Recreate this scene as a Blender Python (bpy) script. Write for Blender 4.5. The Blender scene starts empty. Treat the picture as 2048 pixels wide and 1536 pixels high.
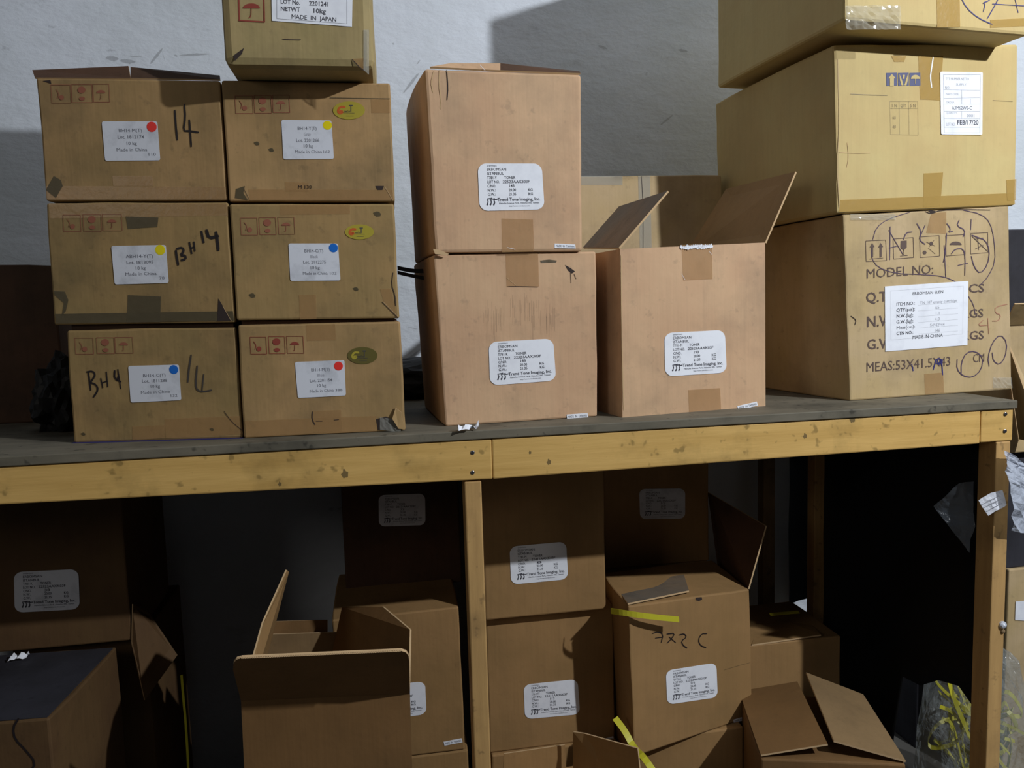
import bpy, bmesh, math, random
from mathutils import Vector, Matrix, noise
random.seed(7)
S = bpy.context.scene
C = S.collection

# ---------------------------------------------------------------- camera
EYE = Vector((0, 0, 1.30)); F = 1540.0
YAW, PITCH, ROLL = (math.radians(a) for a in (9.5, 5.6, 1.7))
FW = Vector((math.sin(YAW)*math.cos(PITCH), math.cos(YAW)*math.cos(PITCH), -math.sin(PITCH)))
_r = Vector((math.cos(YAW), -math.sin(YAW), 0)); _u = _r.cross(FW)
RT = _r*math.cos(ROLL) - _u*math.sin(ROLL); UP = _u*math.cos(ROLL) + _r*math.sin(ROLL)
cd = bpy.data.cameras.new('camera'); cam = bpy.data.objects.new('camera', cd); C.objects.link(cam)
cd.sensor_fit = 'HORIZONTAL'; cd.sensor_width = 36; cd.lens = F/2048*36; cd.clip_start = .05
m = Matrix((RT, UP, -FW)).transposed().to_4x4(); m.translation = EYE; cam.matrix_world = m
S.camera = cam

# ---------------------------------------------------------------- light
def hexlin(r, g, b):
    f = lambda c: (c/255/12.92 if c/255 <= .04045 else ((c/255+.055)/1.055)**2.4)
    return (f(r), f(g), f(b), 1)
PP, PA, PC, PW = 268, 9, 19, .02
W = bpy.data.worlds.new('world'); S.world = W; W.use_nodes = True
W.node_tree.nodes['Background'].inputs[0].default_value = (.75, .85, 1, 1)
W.node_tree.nodes['Background'].inputs[1].default_value = PW
def area(name, loc, target, power, sx, sy, col):
    l = bpy.data.lights.new(name, 'AREA'); l.shape = 'RECTANGLE'; l.size = sx; l.size_y = sy; l.energy = power; l.color = col
    o = bpy.data.objects.new(name, l); C.objects.link(o); o.location = loc
    o.rotation_euler = (Vector(target)-Vector(loc)).to_track_quat('-Z', 'Y').to_euler(); return o
LP = Vector((2.22, -.33, 2.655))
pl = bpy.data.lights.new('ceiling_lamp', 'POINT'); pl.energy = PP; pl.shadow_soft_size = .03; pl.color = (.94, .97, 1)
po = bpy.data.objects.new('ceiling_lamp', pl); C.objects.link(po); po.location = LP
area('left_fill_light', (-2.7, -1.2, 2.3), (.4, 1.9, 1.3), PA, .9, .9, (1, .93, .84))  # unseen area light, added to lift the left sides of the middle cartons
area('overhead_fill_light', (1.9, .7, 3.9), (1.6, 1.6, 0), PC, 3.4, 2.2, (.9, .95, 1))  # unseen area light, added as soft fill for the upper half
S.view_settings.view_transform = 'Standard'; S.view_settings.look = 'None'
S.view_settings.exposure = 0; S.view_settings.gamma = 1; S.view_settings.use_curve_mapping = False

# ---------------------------------------------------------------- rays
def ray(px, py): return FW + RT*((px-1024)/F) + UP*((768-py)/F)
def onz(px, py, z): d = ray(px, py); return EYE + d*((z-EYE.z)/d.z)
def ony(px, py, Y): d = ray(px, py); return EYE + d*(Y/d.y)
def onp(px, py, A, n): d = ray(px, py); return EYE + d*((A-EYE).dot(n)/d.dot(n))

# ---------------------------------------------------------------- materials
def mat_new(name):
    mt = bpy.data.materials.new(name); mt.use_nodes = True
    nt = mt.node_tree; return mt, nt, nt.nodes['Principled BSDF']
def flat(name, col, rough=.6, metal=0, spec=.3):
    mt, nt, b = mat_new(name)
    b.inputs['Base Color'].default_value = col; b.inputs['Roughness'].default_value = rough
    b.inputs['Metallic'].default_value = metal; b.inputs['Specular IOR Level'].default_value = spec
    return mt
def N(nt, t, **k):
    n = nt.nodes.new(t)
    for a, v in k.items(): setattr(n, a, v)
    return n
def coords(nt, scale=(1, 1, 1), rnd=True):
    tc = N(nt, 'ShaderNodeTexCoord'); mp = N(nt, 'ShaderNodeMapping'); mp.inputs['Scale'].default_value = scale
    if rnd:
        oi = N(nt, 'ShaderNodeObjectInfo'); ml = N(nt, 'ShaderNodeVectorMath', operation='SCALE'); cb = N(nt, 'ShaderNodeCombineXYZ')
        for i in range(3): nt.links.new(oi.outputs['Random'], cb.inputs[i])
        nt.links.new(cb.outputs[0], ml.inputs[0]); ml.inputs['Scale'].default_value = 37
        ad = N(nt, 'ShaderNodeVectorMath', operation='ADD')
        nt.links.new(tc.outputs['Object'], ad.inputs[0]); nt.links.new(ml.outputs[0], ad.inputs[1])
        nt.links.new(ad.outputs[0], mp.inputs[0])
    else: nt.links.new(tc.outputs['Object'], mp.inputs[0])
    return mp.outputs[0]
def noise_mask(nt, vec, scale, lo, hi, detail=4, rough=.6):
    n = N(nt, 'ShaderNodeTexNoise'); n.inputs['Scale'].default_value = scale; n.inputs['Detail'].default_value = detail
    n.inputs['Roughness'].default_value = rough
    nt.links.new(vec, n.inputs['Vector']); r = N(nt, 'ShaderNodeMapRange'); r.clamp = True
    r.inputs['From Min'].default_value = lo; r.inputs['From Max'].default_value = hi
    nt.links.new(n.outputs['Fac'], r.inputs['Value']); return r.outputs[0]
def mix(nt, fac, a, b):
    x = N(nt, 'ShaderNodeMix', data_type='RGBA')
    if isinstance(fac, float): x.inputs[0].default_value = fac
    else: nt.links.new(fac, x.inputs[0])
    for i, v in ((6, a), (7, b)):
        if isinstance(v, tuple): x.inputs[i].default_value = v
        else: nt.links.new(v, x.inputs[i])
    return x.outputs[2]
def mulf(nt, a, k):
    x = N(nt, 'ShaderNodeMath', operation='MULTIPLY'); nt.links.new(a, x.inputs[0]); x.inputs[1].default_value = k; return x.outputs[0]
def bump(nt, b, h, strength, dist=.002):
    bp = N(nt, 'ShaderNodeBump'); bp.inputs['Strength'].default_value = strength; bp.inputs['Distance'].default_value = dist
    nt.links.new(h, bp.inputs['Height']); nt.links.new(bp.outputs[0], b.inputs['Normal'])
def cardboard(name, base, alt, dirt, dirty=.5, lo=.52, hi=.72, flute=.25, rough=.7):
    mt, nt, b = mat_new(name); v = coords(nt)
    c = mix(nt, noise_mask(nt, v, 5, .4, .62, 3), base, alt)
    vs = coords(nt, (55, 55, 3)); c = mix(nt, mulf(nt, noise_mask(nt, vs, 1.6, .45, .75, 3), .12), c, dirt)
    c = mix(nt, mulf(nt, noise_mask(nt, v, 5.5, lo-.03, hi, 6, .62), dirty), c, dirt)
    c = mix(nt, mulf(nt, noise_mask(nt, v, 45, .62, .74, 3), dirty*.6), c, dirt)
    nt.links.new(c, b.inputs['Base Color']); b.inputs['Roughness'].default_value = rough
    b.inputs['Specular IOR Level'].default_value = .25
    wv = coords(nt, (1, 1, .03)); h = noise_mask(nt, wv, 170, .2, .8, 1); h2 = noise_mask(nt, v, 9, .2, .8, 4)
    a = N(nt, 'ShaderNodeMath', operation='MULTIPLY_ADD'); nt.links.new(h2, a.inputs[0]); a.inputs[1].default_value = 3.0
    nt.links.new(mulf(nt, h, flute), a.inputs[2]); bump(nt, b, a.outputs[0], .35, .0016)
    return mt
M = {}
M['olive'] = cardboard('cardboard_olive', hexlin(168, 138, 92), hexlin(154, 130, 86), hexlin(84, 74, 56), .5)
M['olive2'] = cardboard('cardboard_olive_light', hexlin(180, 146, 101), hexlin(160, 132, 89), hexlin(92, 82, 62), .5)
M['tan'] = cardboard('cardboard_tan', hexlin(212, 176, 140), hexlin(204, 166, 132), hexlin(138, 120, 100), .5, .5, .75)
M['tan_low'] = cardboard('cardboard_brown', hexlin(162, 127, 84), hexlin(152, 120, 78), hexlin(104, 84, 58), .25)
M['brown'] = cardboard('cardboard_shaded_brown', hexlin(126, 94, 58), hexlin(118, 88, 54), hexlin(84, 66, 44), .25)  # shade on the two foreground open cartons is put into this colour
M['yellow'] = cardboard('cardboard_yellow', hexlin(203, 183, 128), hexlin(200, 176, 122), hexlin(160, 140, 100), .2)
M['buff'] = cardboard('cardboard_buff', hexlin(196, 172, 134), hexlin(190, 166, 122), hexlin(128, 112, 86), .45)
M['japan'] = cardboard('cardboard_khaki', hexlin(172, 152, 108), hexlin(160, 144, 100), hexlin(90, 84, 64), .35)
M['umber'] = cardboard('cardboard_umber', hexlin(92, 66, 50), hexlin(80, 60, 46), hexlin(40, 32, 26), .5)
M['umber_shaded'] = cardboard('cardboard_shaded_umber', hexlin(102, 78, 50), hexlin(94, 70, 46), hexlin(50, 40, 28), .4)  # colour darkened to stand for the shade at the far left under the bench
M['inside'] = cardboard('cardboard_inside', hexlin(142, 116, 82), hexlin(134, 110, 78), hexlin(80, 66, 50), .3)
M['greyflap'] = cardboard('cardboard_grimy', hexlin(118, 108, 96), hexlin(130, 112, 92), hexlin(60, 56, 52), .6)
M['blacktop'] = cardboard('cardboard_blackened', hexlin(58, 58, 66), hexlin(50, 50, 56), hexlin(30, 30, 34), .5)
M['edge'] = flat('corrugated_edge', hexlin(200, 170, 130), .9)
def tape_mat(name, col, rough, alpha=.55):
    mt, nt, b = mat_new(name); b.inputs['Base Color'].default_value = col; b.inputs['Roughness'].default_value = rough
    b.inputs['Alpha'].default_value = alpha; b.inputs['Specular IOR Level'].default_value = .6
    bump(nt, b, noise_mask(nt, coords(nt), 30, .2, .8, 4), .5, .002); return mt
M['tape'] = tape_mat('packing_tape', hexlin(196, 156, 106), .3, .26)
M['tape_faint'] = tape_mat('packing_tape_faint', hexlin(60, 52, 44), .6, .22)
M['tape_y'] = tape_mat('packing_tape_yellow', hexlin(202, 168, 96), .25, .5)
M['tape_dark'] = tape_mat('packing_tape_dirty', hexlin(96, 86, 62), .5, .55)
M['tape_clear'] = tape_mat('packing_tape_clear', hexlin(200, 200, 190), .12, .3)
def paper(name, col, dirt, amt):
    mt, nt, b = mat_new(name); v = coords(nt)
    nt.links.new(mix(nt, mulf(nt, noise_mask(nt, v, 25, .5, .75, 5), amt), col, dirt), b.inputs['Base Color'])
    b.inputs['Roughness'].default_value = .5; b.inputs['Specular IOR Level'].default_value = .3; return mt
M['paper'] = paper('label_paper', hexlin(242, 246, 255), hexlin(196, 200, 214), .3)
M['paper_d'] = paper('label_paper_dusty', hexlin(222, 226, 236), hexlin(140, 144, 152), .45)
M['ink'] = flat('ink_black', hexlin(70, 70, 80), .7)
M['ink_l'] = flat('ink_grey', hexlin(120, 122, 132), .7)
M['ink_ll'] = flat('ink_pale', hexlin(168, 170, 180), .7)
M['marker'] = flat('marker_black', hexlin(38, 32, 34), .5)
M['pencil'] = flat('marker_faded', hexlin(74, 68, 64), .6)
M['pen'] = flat('pen_purple', hexlin(92, 76, 96), .5)
M['pen_b'] = flat('pen_blue', hexlin(60, 60, 120), .5)
M['print_g'] = flat('print_dark_grey', hexlin(98, 82, 76), .7)
M['red_st'] = flat('stamp_red', hexlin(150, 92, 72), .7)
M['red_st2'] = flat('stamp_red_strong', hexlin(142, 66, 54), .7)
M['blue_st'] = flat('stamp_blue', hexlin(96, 100, 132), .7)
M['redpen'] = flat('stamp_faded_red', hexlin(176, 128, 104), .7)
M['red'] = flat('dot_red', hexlin(235, 60, 52), .5); M['yel'] = flat('dot_yellow', hexlin(238, 220, 20), .5); M['blu'] = flat('dot_blue', hexlin(30, 110, 205), .5)
M['gold'] = flat('sticker_gold', hexlin(198, 182, 74), .3, .25, .6); M['gold_d'] = flat('sticker_dull_gold', hexlin(112, 104, 58), .35, .2)
M['orange'] = flat('logo_orange', hexlin(200, 96, 48), .5)
M['stain'] = flat('stain_dark', hexlin(58, 48, 46), .8)
M['strap'] = flat('yellow_strap', hexlin(196, 190, 50), .4, 0, .5)
M['black'] = flat('black_plastic', hexlin(26, 26, 27), .55)
M['blackstrap'] = flat('black_strap', hexlin(38, 38, 44), .5)
M['screw'] = flat('screw_steel', hexlin(110, 110, 116), .35, .8)
M['bluefoil'] = flat('blue_film', hexlin(50, 50, 110), .4)
def wood(name, base, alt, dirt, dm, sc=(1.2, 14, 14)):
    mt, nt, b = mat_new(name); v = coords(nt, sc, False)
    c = mix(nt, noise_mask(nt, v, 3, .35, .68, 5), base, alt)
    v2 = coords(nt, (1, 1, 1), False); c = mix(nt, mulf(nt, noise_mask(nt, v2, 5, .52, .7, 6), dm), c, dirt)
    c = mix(nt, mulf(nt, noise_mask(nt, v2, 40, .64, .72, 2), dm), c, dirt)
    nt.links.new(c, b.inputs['Base Color']); b.inputs['Roughness'].default_value = .65; b.inputs['Specular IOR Level'].default_value = .25
    bump(nt, b, noise_mask(nt, v, 8, .2, .8, 4), .3, .001); return mt
M['pine'] = wood('pine_beam', hexlin(222, 182, 110), hexlin(204, 164, 94), hexlin(116, 96, 52), .55)
M['pine_v'] = wood('pine_post', hexlin(198, 160, 104), hexlin(178, 142, 92), hexlin(112, 90, 62), .5, (14, 14, 1.2))
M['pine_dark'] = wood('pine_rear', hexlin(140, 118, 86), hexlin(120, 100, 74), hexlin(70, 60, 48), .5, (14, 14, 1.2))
M['ply'] = wood('grimy_plywood', hexlin(118, 112, 98), hexlin(98, 94, 82), hexlin(58, 56, 50), .7, (2, 8, 8))
# wall plaster
mt, nt, b = mat_new('plaster_wall'); v = coords(nt, (1, 1, 1), False); vh = coords(nt, (.9, 1, 1.5), False)
c = mix(nt, noise_mask(nt, v, 1.6, .35, .65, 5), hexlin(222, 229, 240), hexlin(205, 213, 220))
c = mix(nt, mulf(nt, noise_mask(nt, vh, 4.2, .60, .76, 7, .7), .4), c, hexlin(112, 120, 124))
c = mix(nt, mulf(nt, noise_mask(nt, vh, 14, .68, .78, 5), .6), c, hexlin(90, 94, 104))
nt.links.new(c, b.inputs['Base Color']); b.inputs['Roughness'].default_value = .8
bump(nt, b, noise_mask(nt, vh, 9, .3, .75, 6, .6), .35, .012); M['wall'] = mt
mt, nt, b = mat_new('concrete_floor'); v = coords(nt, (1, 1, 1), False)
nt.links.new(mix(nt, noise_mask(nt, v, 3, .35, .65, 6), hexlin(92, 90, 86), hexlin(66, 64, 62)), b.inputs['Base Color']); b.inputs['Roughness'].default_value = .85; M['floor'] = mt
M['ceil'] = flat('ceiling_paint', hexlin(120, 122, 124), .9)
def film(name, col, rough, alpha):
    mt, nt, b = mat_new(name); b.inputs['Base Color'].default_value = col; b.inputs['Roughness'].default_value = rough
    b.inputs['Alpha'].default_value = alpha; b.inputs['Specular IOR Level'].default_value = .8
    bump(nt, b, noise_mask(nt, coords(nt), 16, .3, .7, 4), .8, .008); return mt
M['film'] = film('clear_film', hexlin(150, 160, 172), .22, .42)
M['bag'] = film('white_bag', hexlin(196, 204, 220), .35, .8)
M['bag_clear'] = film('clear_bag', hexlin(170, 178, 180), .18, .35)
M['bag_dark'] = film('grey_bag', hexlin(62, 68, 76), .35, 1)

# ---------------------------------------------------------------- builders
def link(o): C.objects.link(o); return o
def tag(o, label=None, cat=None, group=None, kind=None):
    if label: o['label'] = label
    if cat: o['category'] = cat
    if group: o['group'] = group
    if kind: o['kind'] = kind
    return o
def root(name, loc, label, cat, group=None):
    o = link(bpy.data.objects.new(name, None)); o.location = loc; o.empty_display_size = .05
    return tag(o, label, cat, group)
def gloc(o):
    l = o.location.copy()
    while o.parent: o = o.parent; l += o.location
    return l
def obj(name, bm, mats, parent=None, loc=None, smooth=False):
    """bm is in world space; the object's origin goes to loc (or its parent's)"""
    base = gloc(parent) if parent else Vector((0, 0, 0))
    origin = Vector(loc) if loc is not None else base
    bmesh.ops.translate(bm, verts=bm.verts, vec=-origin)
    bmesh.ops.recalc_face_normals(bm, faces=bm.faces)
    me = bpy.data.meshes.new(name); bm.to_mesh(me); bm.free()
    for mm in (mats if isinstance(mats, (list, tuple)) else [mats]): me.materials.append(mm)
    if smooth:
        for p in me.polygons: p.use_smooth = True
    o = link(bpy.data.objects.new(name, me)); o.parent = parent; o.location = origin-base if parent else origin
    return o
def hexa(bm, f, bk):
    """f, bk: four front and four back corners TL TR BR BL"""
    v = [bm.verts.new(p) for p in list(f)+list(bk)]
    for q in ((0, 1, 2, 3), (5, 4, 7, 6), (4, 0, 3, 7), (1, 5, 6, 2), (4, 5, 1, 0), (3, 2, 6, 7)):
        bm.faces.new([v[i] for i in q])
    return v
def bevel(bm, w, seg=2, ang=50):
    bmesh.ops.recalc_face_normals(bm, faces=bm.faces)
    ed = [e for e in bm.edges if len(e.link_faces) == 2 and e.calc_face_angle(0) > math.radians(ang)]
    bmesh.ops.bevel(bm, geom=ed, offset=w, segments=seg, profile=.5, affect='EDGES', clamp_overlap=True)
def beam_bm(x0, x1, y0, y1, z0, z1, w=.003):
    bm = bmesh.new()
    hexa(bm, [Vector(p) for p in ((x0, y0, z1), (x1, y0, z1), (x1, y0, z0), (x0, y0, z0))],
         [Vector(p) for p in ((x0, y1, z1), (x1, y1, z1), (x1, y1, z0), (x0, y1, z0))])
    if w: bevel(bm, w)
    return bm
def slab(pts, t, n=None, w=0):
    """polygon in 3D thickened by t along its normal"""
    bm = bmesh.new(); pts = [Vector(p) for p in pts]
    if n is None:
        n = Vector((0, 0, 0))
        for i in range(len(pts)): n += (pts[i]-pts[0]).cross(pts[(i+1) % len(pts)]-pts[0])
        n.normalize()
    a = [bm.verts.new(p) for p in pts]; c2 = [bm.verts.new(p+n*t) for p in pts]
    bm.faces.new(a); bm.faces.new(c2[::-1])
    k = len(pts)
    for i in range(k):
        f = bm.faces.new((a[i], c2[i], c2[(i+1) % k], a[(i+1) % k])); f.material_index = 1
    if w: bevel(bm, w, 1)
    return bm
def rpoly(q, r, seg=5):
    """rounded quad: q = TL TR BR BL 3D points, r = (ru, rv) fractions"""
    def P(u, v): return (q[0]*(1-u)+q[1]*u)*(1-v)+(q[3]*(1-u)+q[2]*u)*v
    out = []
    for cu, cv, a0 in ((r[0], r[1], 180), (1-r[0], r[1], 270), (1-r[0], 1-r[1], 0), (r[0], 1-r[1], 90)):
        for i in range(seg+1):
            a = math.radians(a0+90*i/seg); out.append(P(cu+r[0]*math.cos(a), cv+r[1]*math.sin(a)))
    return out
FONT = {}
def text_geo(s, bold=0):
    if 'M' in s: bold = 0
    k = (s, bold)
    if k in FONT: return FONT[k]
    cu = bpy.data.curves.new('t', 'FONT'); cu.body = s; cu.resolution_u = 2; cu.size = 1; cu.offset = bold
    o = bpy.data.objects.new('t', cu); C.objects.link(o)
    dg = bpy.context.evaluated_depsgraph_get(); me = o.evaluated_get(dg).to_mesh()
    vs = [(v.co.x, v.co.y) for v in me.vertices]; fs = [tuple(p.vertices) for p in me.polygons]
    o.evaluated_get(dg).to_mesh_clear(); bpy.data.objects.remove(o); bpy.data.curves.remove(cu)
    x1 = max([v[0] for v in vs]+[.01]); x0 = min([v[0] for v in vs]+[0])
    FONT[k] = (vs, fs, x0, x1); return FONT[k]
def put_text(bm, P, s, u, v, h, w=None, align='L', bold=.012, slant=0):
    """P(u,v)->3D; (u,v) = left end of baseline, h = cap height in v units, w = width in u units"""
    vs, fs, x0, x1 = text_geo(s, bold); k = h/.7
    kw = w/(x1-x0)
    if align == 'C': u -= w/2
    bv = [bm.verts.new(P(u+(a-x0)*kw+slant*b_*kw, v-b_*k)) for a, b_ in vs]
    for f in fs:
        try: bm.faces.new([bv[i] for i in f])
        except ValueError: pass

class Face:
    def __init__(s, A, n): s.A = Vector(A); s.n = Vector(n).normalized()
    def pt(s, px, py, off=.0008): return onp(px, py, s.A, s.n)+s.n*off
    def quad(s, q, off=.0008): return [s.pt(x, y, off) for x, y in q]
def decal(face, poly, name, mat, parent, off=.0006, t=.0004):
    return obj(name, slab([face.pt(x, y, off) for x, y in poly], t, face.n), mat, parent)
def ribbon_bm(face, strokes, w, off=.0009, bm=None):
    """strokes in photo pixels laid on the face, w in metres"""
    bm = bm or bmesh.new(); n = face.n
    for st in strokes:
        p = [face.pt(x, y, off) for x, y in st]
        if len(p) > 2:      # smooth once (Chaikin)
            q = [p[0]]
            for a, b2 in zip(p, p[1:]): q += [a.lerp(b2, .25), a.lerp(b2, .75)]
            p = q+[p[-1]]
        prev = None
        for i, a in enumerate(p):
            d = (p[min(i+1, len(p)-1)]-p[max(i-1, 0)]).normalized(); sd = d.cross(n)*w/2
            ww = .7 if i in (0, len(p)-1) else 1
            cur = (bm.verts.new(a+sd*ww), bm.verts.new(a-sd*ww))
            if prev: bm.faces.new((prev[0], prev[1], cur[1], cur[0]))
            prev = cur
    return bm
def writing(face, strokes, w, mat, parent, name='handwriting', off=.0009):
    groups = []
    for st in strokes:
        bb = [min(p[0] for p in st)-4, min(p[1] for p in st)-4, max(p[0] for p in st)+4, max(p[1] for p in st)+4]; mem = [st]; keep = []
        for g_ in groups:
            c_ = g_[0]
            if bb[0] < c_[2] and c_[0] < bb[2] and bb[1] < c_[3] and c_[1] < bb[3]:
                bb = [min(bb[0], c_[0]), min(bb[1], c_[1]), max(bb[2], c_[2]), max(bb[3], c_[3])]; mem = g_[1]+mem
            else: keep.append(g_)
        groups = keep+[[bb, mem]]
    for g_ in groups: o = obj(name, ribbon_bm(face, g_[1], w, off), mat, parent)
    return o
def _writing(face, strokes, w, mat, parent, name='handwriting', off=.0009):
    return obj(name, ribbon_bm(face, strokes, w, off), mat, parent)
def rect(x0, y0, x1, y1, dy=0): return [(x0, y0), (x1, y0+dy), (x1, y1+dy), (x0, y1), (x0, y0)]

def hull_bm(f, depth, bev=.004, bulge=.003, seed=0, bd=None, cuts=5, flat_front=True):
    """closed carton: front corners f (TL TR BR BL), pushed back by depth along its normal"""
    wdir = (f[2]-f[3]); wdir.z = 0; wdir.normalize(); bdir = Vector((-wdir.y, wdir.x, 0))
    if bd is not None: bdir = bd
    bk = [p+bdir*depth for p in f]
    bm = bmesh.new(); hexa(bm, f, bk)
    bmesh.ops.subdivide_edges(bm, edges=bm.edges[:], cuts=cuts, use_grid_fill=True)
    cen = sum(list(f)+bk, Vector())/8
    hw = (f[1]-f[0]).length/2; n0 = Vector((-wdir.y, wdir.x, 0))
    for v in bm.verts:
        d = v.co-cen; lx = d.dot(wdir)/hw; ly = d.dot(bdir)/(depth/2)
        nz = noise.noise_vector(v.co*9+Vector((seed, seed*2.3, 0)))
        if abs(lx) > .93 and abs(ly) < .96: v.co += wdir*math.copysign(bulge*(1-ly*ly), lx)
        e = nz*.0022
        if flat_front and (v.co-f[0]).dot(n0) < .004:
            e -= n0*e.dot(n0); v.co -= n0*(v.co-f[0]).dot(n0)
        if v.co.z < cen.z-.42*(f[0]-f[3]).length: e.z = abs(e.z)*.3
        v.co += e
    bevel(bm, bev, 2, 55)
    return bm, bdir
def carton(label, group, mat, TL, TR, BR, BL, depth, z=None, plane=None, Y=None, yaw=0, bev=.004, bulge=.003, zb=None, zt=None, bd=None, cat='box', name='cardboard_box', seed=None):
    """front face from its four corners in the photo, standing on height z (or in a given plane)"""
    if z is not None:
        A = onz(*BL, z); B = onz(*BR, z); d = B-A; n = Vector((d.y, -d.x, 0)).normalized()
    elif plane is not None: A, n = plane
    else:
        A = ony(*BL, Y); n = Vector((math.sin(math.radians(yaw)), -math.cos(math.radians(yaw)), 0))
    fc = Face(A, n); q = [fc.pt(*p, off=0) for p in (TL, TR, BR, BL)]
    if zb is not None:
        for i in (2, 3): q[i].z = zb
    if zt is not None:
        for i in (0, 1): q[i] = q[3-i]+Vector((0, 0, zt-q[3-i].z))
    bm, bdir = hull_bm(q, depth, bev, bulge, seed if seed is not None else random.random()*50, bd)
    ctr = (q[2]+q[3])/2+bdir*depth/2
    r = root(name, ctr, label, cat, group)
    body = obj('body', bm, mat, r)
    r_ = dict(root=r, face=fc, q=q, bdir=bdir, body=body); return r_
def shift(face, dy): return (face.A+face.n*dy, face.n)

# ---------------------------------------------------------------- setting
FZ = -.17; WY = 2.42
tag(obj('floor', beam_bm(-3.2, 4.2, -2.6, WY+.02, FZ-.05, FZ, 0), M['floor']), kind='structure')
tag(obj('wall_back', beam_bm(-3.2, 4.2, WY, WY+.12, FZ-.05, 4.3, 0), M['wall']), kind='structure')
# grimy smears on the plaster
wf = Face((0, WY, 1), (0, -1, 0)); wl = bpy.data.objects['wall_back']
for k, (x0, y0, x1, y1, hh) in enumerate(((212, 116, 238, 118, 7), (240, 122, 272, 124, 6), (258, 113, 285, 113, 1.2), (300, 128, 326, 96, 5), (322, 98, 330, 122, 3), (348, 111, 356, 112, 2.4), (358, 111, 420, 108, 3),
        (806, 186, 838, 146, 5), (834, 128, 840, 120, 2), (784, 88, 789, 88, 3), (848, 600, 862, 590, 4), (815, 655, 835, 658, 1.5), (836, 588, 850, 592, 3), (812, 720, 860, 690, 5), (1195, 92, 1215, 98, 4), (1355, 100, 1375, 103, 4), (1320, 250, 1345, 230, 3), (1440, 118, 1448, 100, 2))):
    n_ = 14; top = []; bot = []
    for i in range(n_+1):
        t = i/n_; e = math.sin(math.pi*t)**.6; x = x0+(x1-x0)*t; y = y0+(y1-y0)*t
        top.append((x, y-hh*e*(.6+.7*abs(noise.noise(Vector((i*.7, k, 0))))))); bot.append((x+1, y+hh*e*(.6+.7*abs(noise.noise(Vector((i*.7, k, 5)))))))
    bm = bmesh.new(); bm.faces.new([bm.verts.new(wf.pt(x, y, .0015)) for x, y in top+bot[1:-1][::-1]])
    obj('wall_smear', bm, M['tape_faint'], wl)
tag(obj('ceiling', beam_bm(-3.2, 4.2, -2.6, WY+.1, 4.3, 4.4, 0), M['ceil']), kind='structure')

# ---------------------------------------------------------------- the wooden shelf
Z0 = 1.064; YF = 1.49; XR = 1.38; XL = -1.6; YB = 2.412
tb = root('wooden_shelf', ((XL+XR)/2, 1.9, FZ), 'long pine shelving bench with a grimy plywood top, cartons on and under it', 'shelf')
bm = bmesh.new()
n_ = 60
hexa(bm, [Vector(p) for p in ((XL, YF-.004, Z0), (XR+.006, YF-.004, Z0), (XR+.006, YF-.004, Z0-.018), (XL, YF-.004, Z0-.018))],
     [Vector(p) for p in ((XL, YB, Z0), (XR+.006, YB, Z0), (XR+.006, YB, Z0-.018), (XL, YB, Z0-.018))])
bevel(bm, .002); obj('plywood_top', bm, M['ply'], tb)
def plank(name, x0, x1, y0, y1, z0, z1, m, z0b=None, w=.003):
    bm = beam_bm(x0, x1, y0, y1, z0, z1, w)
    if z0b is not None:
        for v in bm.verts:
            if v.co.z < (z0+z1)/2: v.co.z += (z0b-z0)*(v.co.x-x0)/(x1-x0)
    return obj(name, bm, m, tb)
plank('front_beam', XL, .205, YF, YF+.045, .990, Z0-.019, M['pine'], .964)
plank('front_beam', .2055, XR-.083, YF, YF+.045, .964, Z0-.019, M['pine'], .971)
plank('end_block', XR-.081, XR, YF+.001, YF+.045, .973, Z0-.019, M['pine'])
plank('rear_beam', XL, XR-.036, YB-.045, YB, .965, Z0-.019, M['pine_dark'])
for x in (-1.3, -.5, .16, .78): plank('cross_beam', x, x+.035, YF+.046, YB-.046, .98, Z0-.019, M['pine_dark'])
plank('end_beam', XR-.035, XR-.001, YF+.046, YB-.001, .962, Z0-.019, M['pine_dark'])
plank('front_post', .1485, .1825, YF+.004, YF+.054, FZ, .9615, M['pine_v'])
plank('front_post', XR-.04, XR-.003, YF+.002, YF+.054, FZ, .972, M['pine_v'])
plank('front_post', -1.2, -1.165, YF+.004, YF+.054, FZ, .975, M['pine_v'])
plank('rear_post', 1.335, 1.375, 2.21, 2.254, FZ, .964, M['pine_v'])
plank('rear_post', 1.185, 1.225, 2.256, 2.298, FZ, .964, M['pine_dark'])
plank('rear_post', .3, .34, 2.256, 2.298, FZ, .964, M['pine_dark'])
plank('rear_post', -1.2, -1.16, 2.256, 2.298, FZ, .964, M['pine_dark'])
fb = Face((0, YF, 1), (0, -1, 0))
def disc_bm(c, n, r, t, seg=14, dome=0):
    bm = bmesh.new(); n = Vector(n).normalized(); a = n.orthogonal().normalized(); b2 = n.cross(a)
    rings = [(r, 0), (r, t*.6), (r*.75, t), (0.001, t+dome)]
    prev = None
    for rr, h in rings:
        cur = [bm.verts.new(c+n*h+(a*math.cos(2*math.pi*i/seg)+b2*math.sin(2*math.pi*i/seg))*rr) for i in range(seg)]
        if prev:
            for i in range(seg): bm.faces.new((prev[i], prev[(i+1) % seg], cur[(i+1) % seg], cur[i]))
        prev = cur
    bm.faces.new(prev); return bm
for x, y in ((945, 905), (945, 945), (2011, 828), (2010, 862)):
    obj('screw', disc_bm(fb.pt(x, y, 0), (0, -1, 0), .0042, .0015), M['screw'], tb)
    o = obj('screw_hole', disc_bm(fb.pt(x, y, .0012), (0, -1, 0), .0016, .0006, 8), M['marker'], tb)
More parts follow.
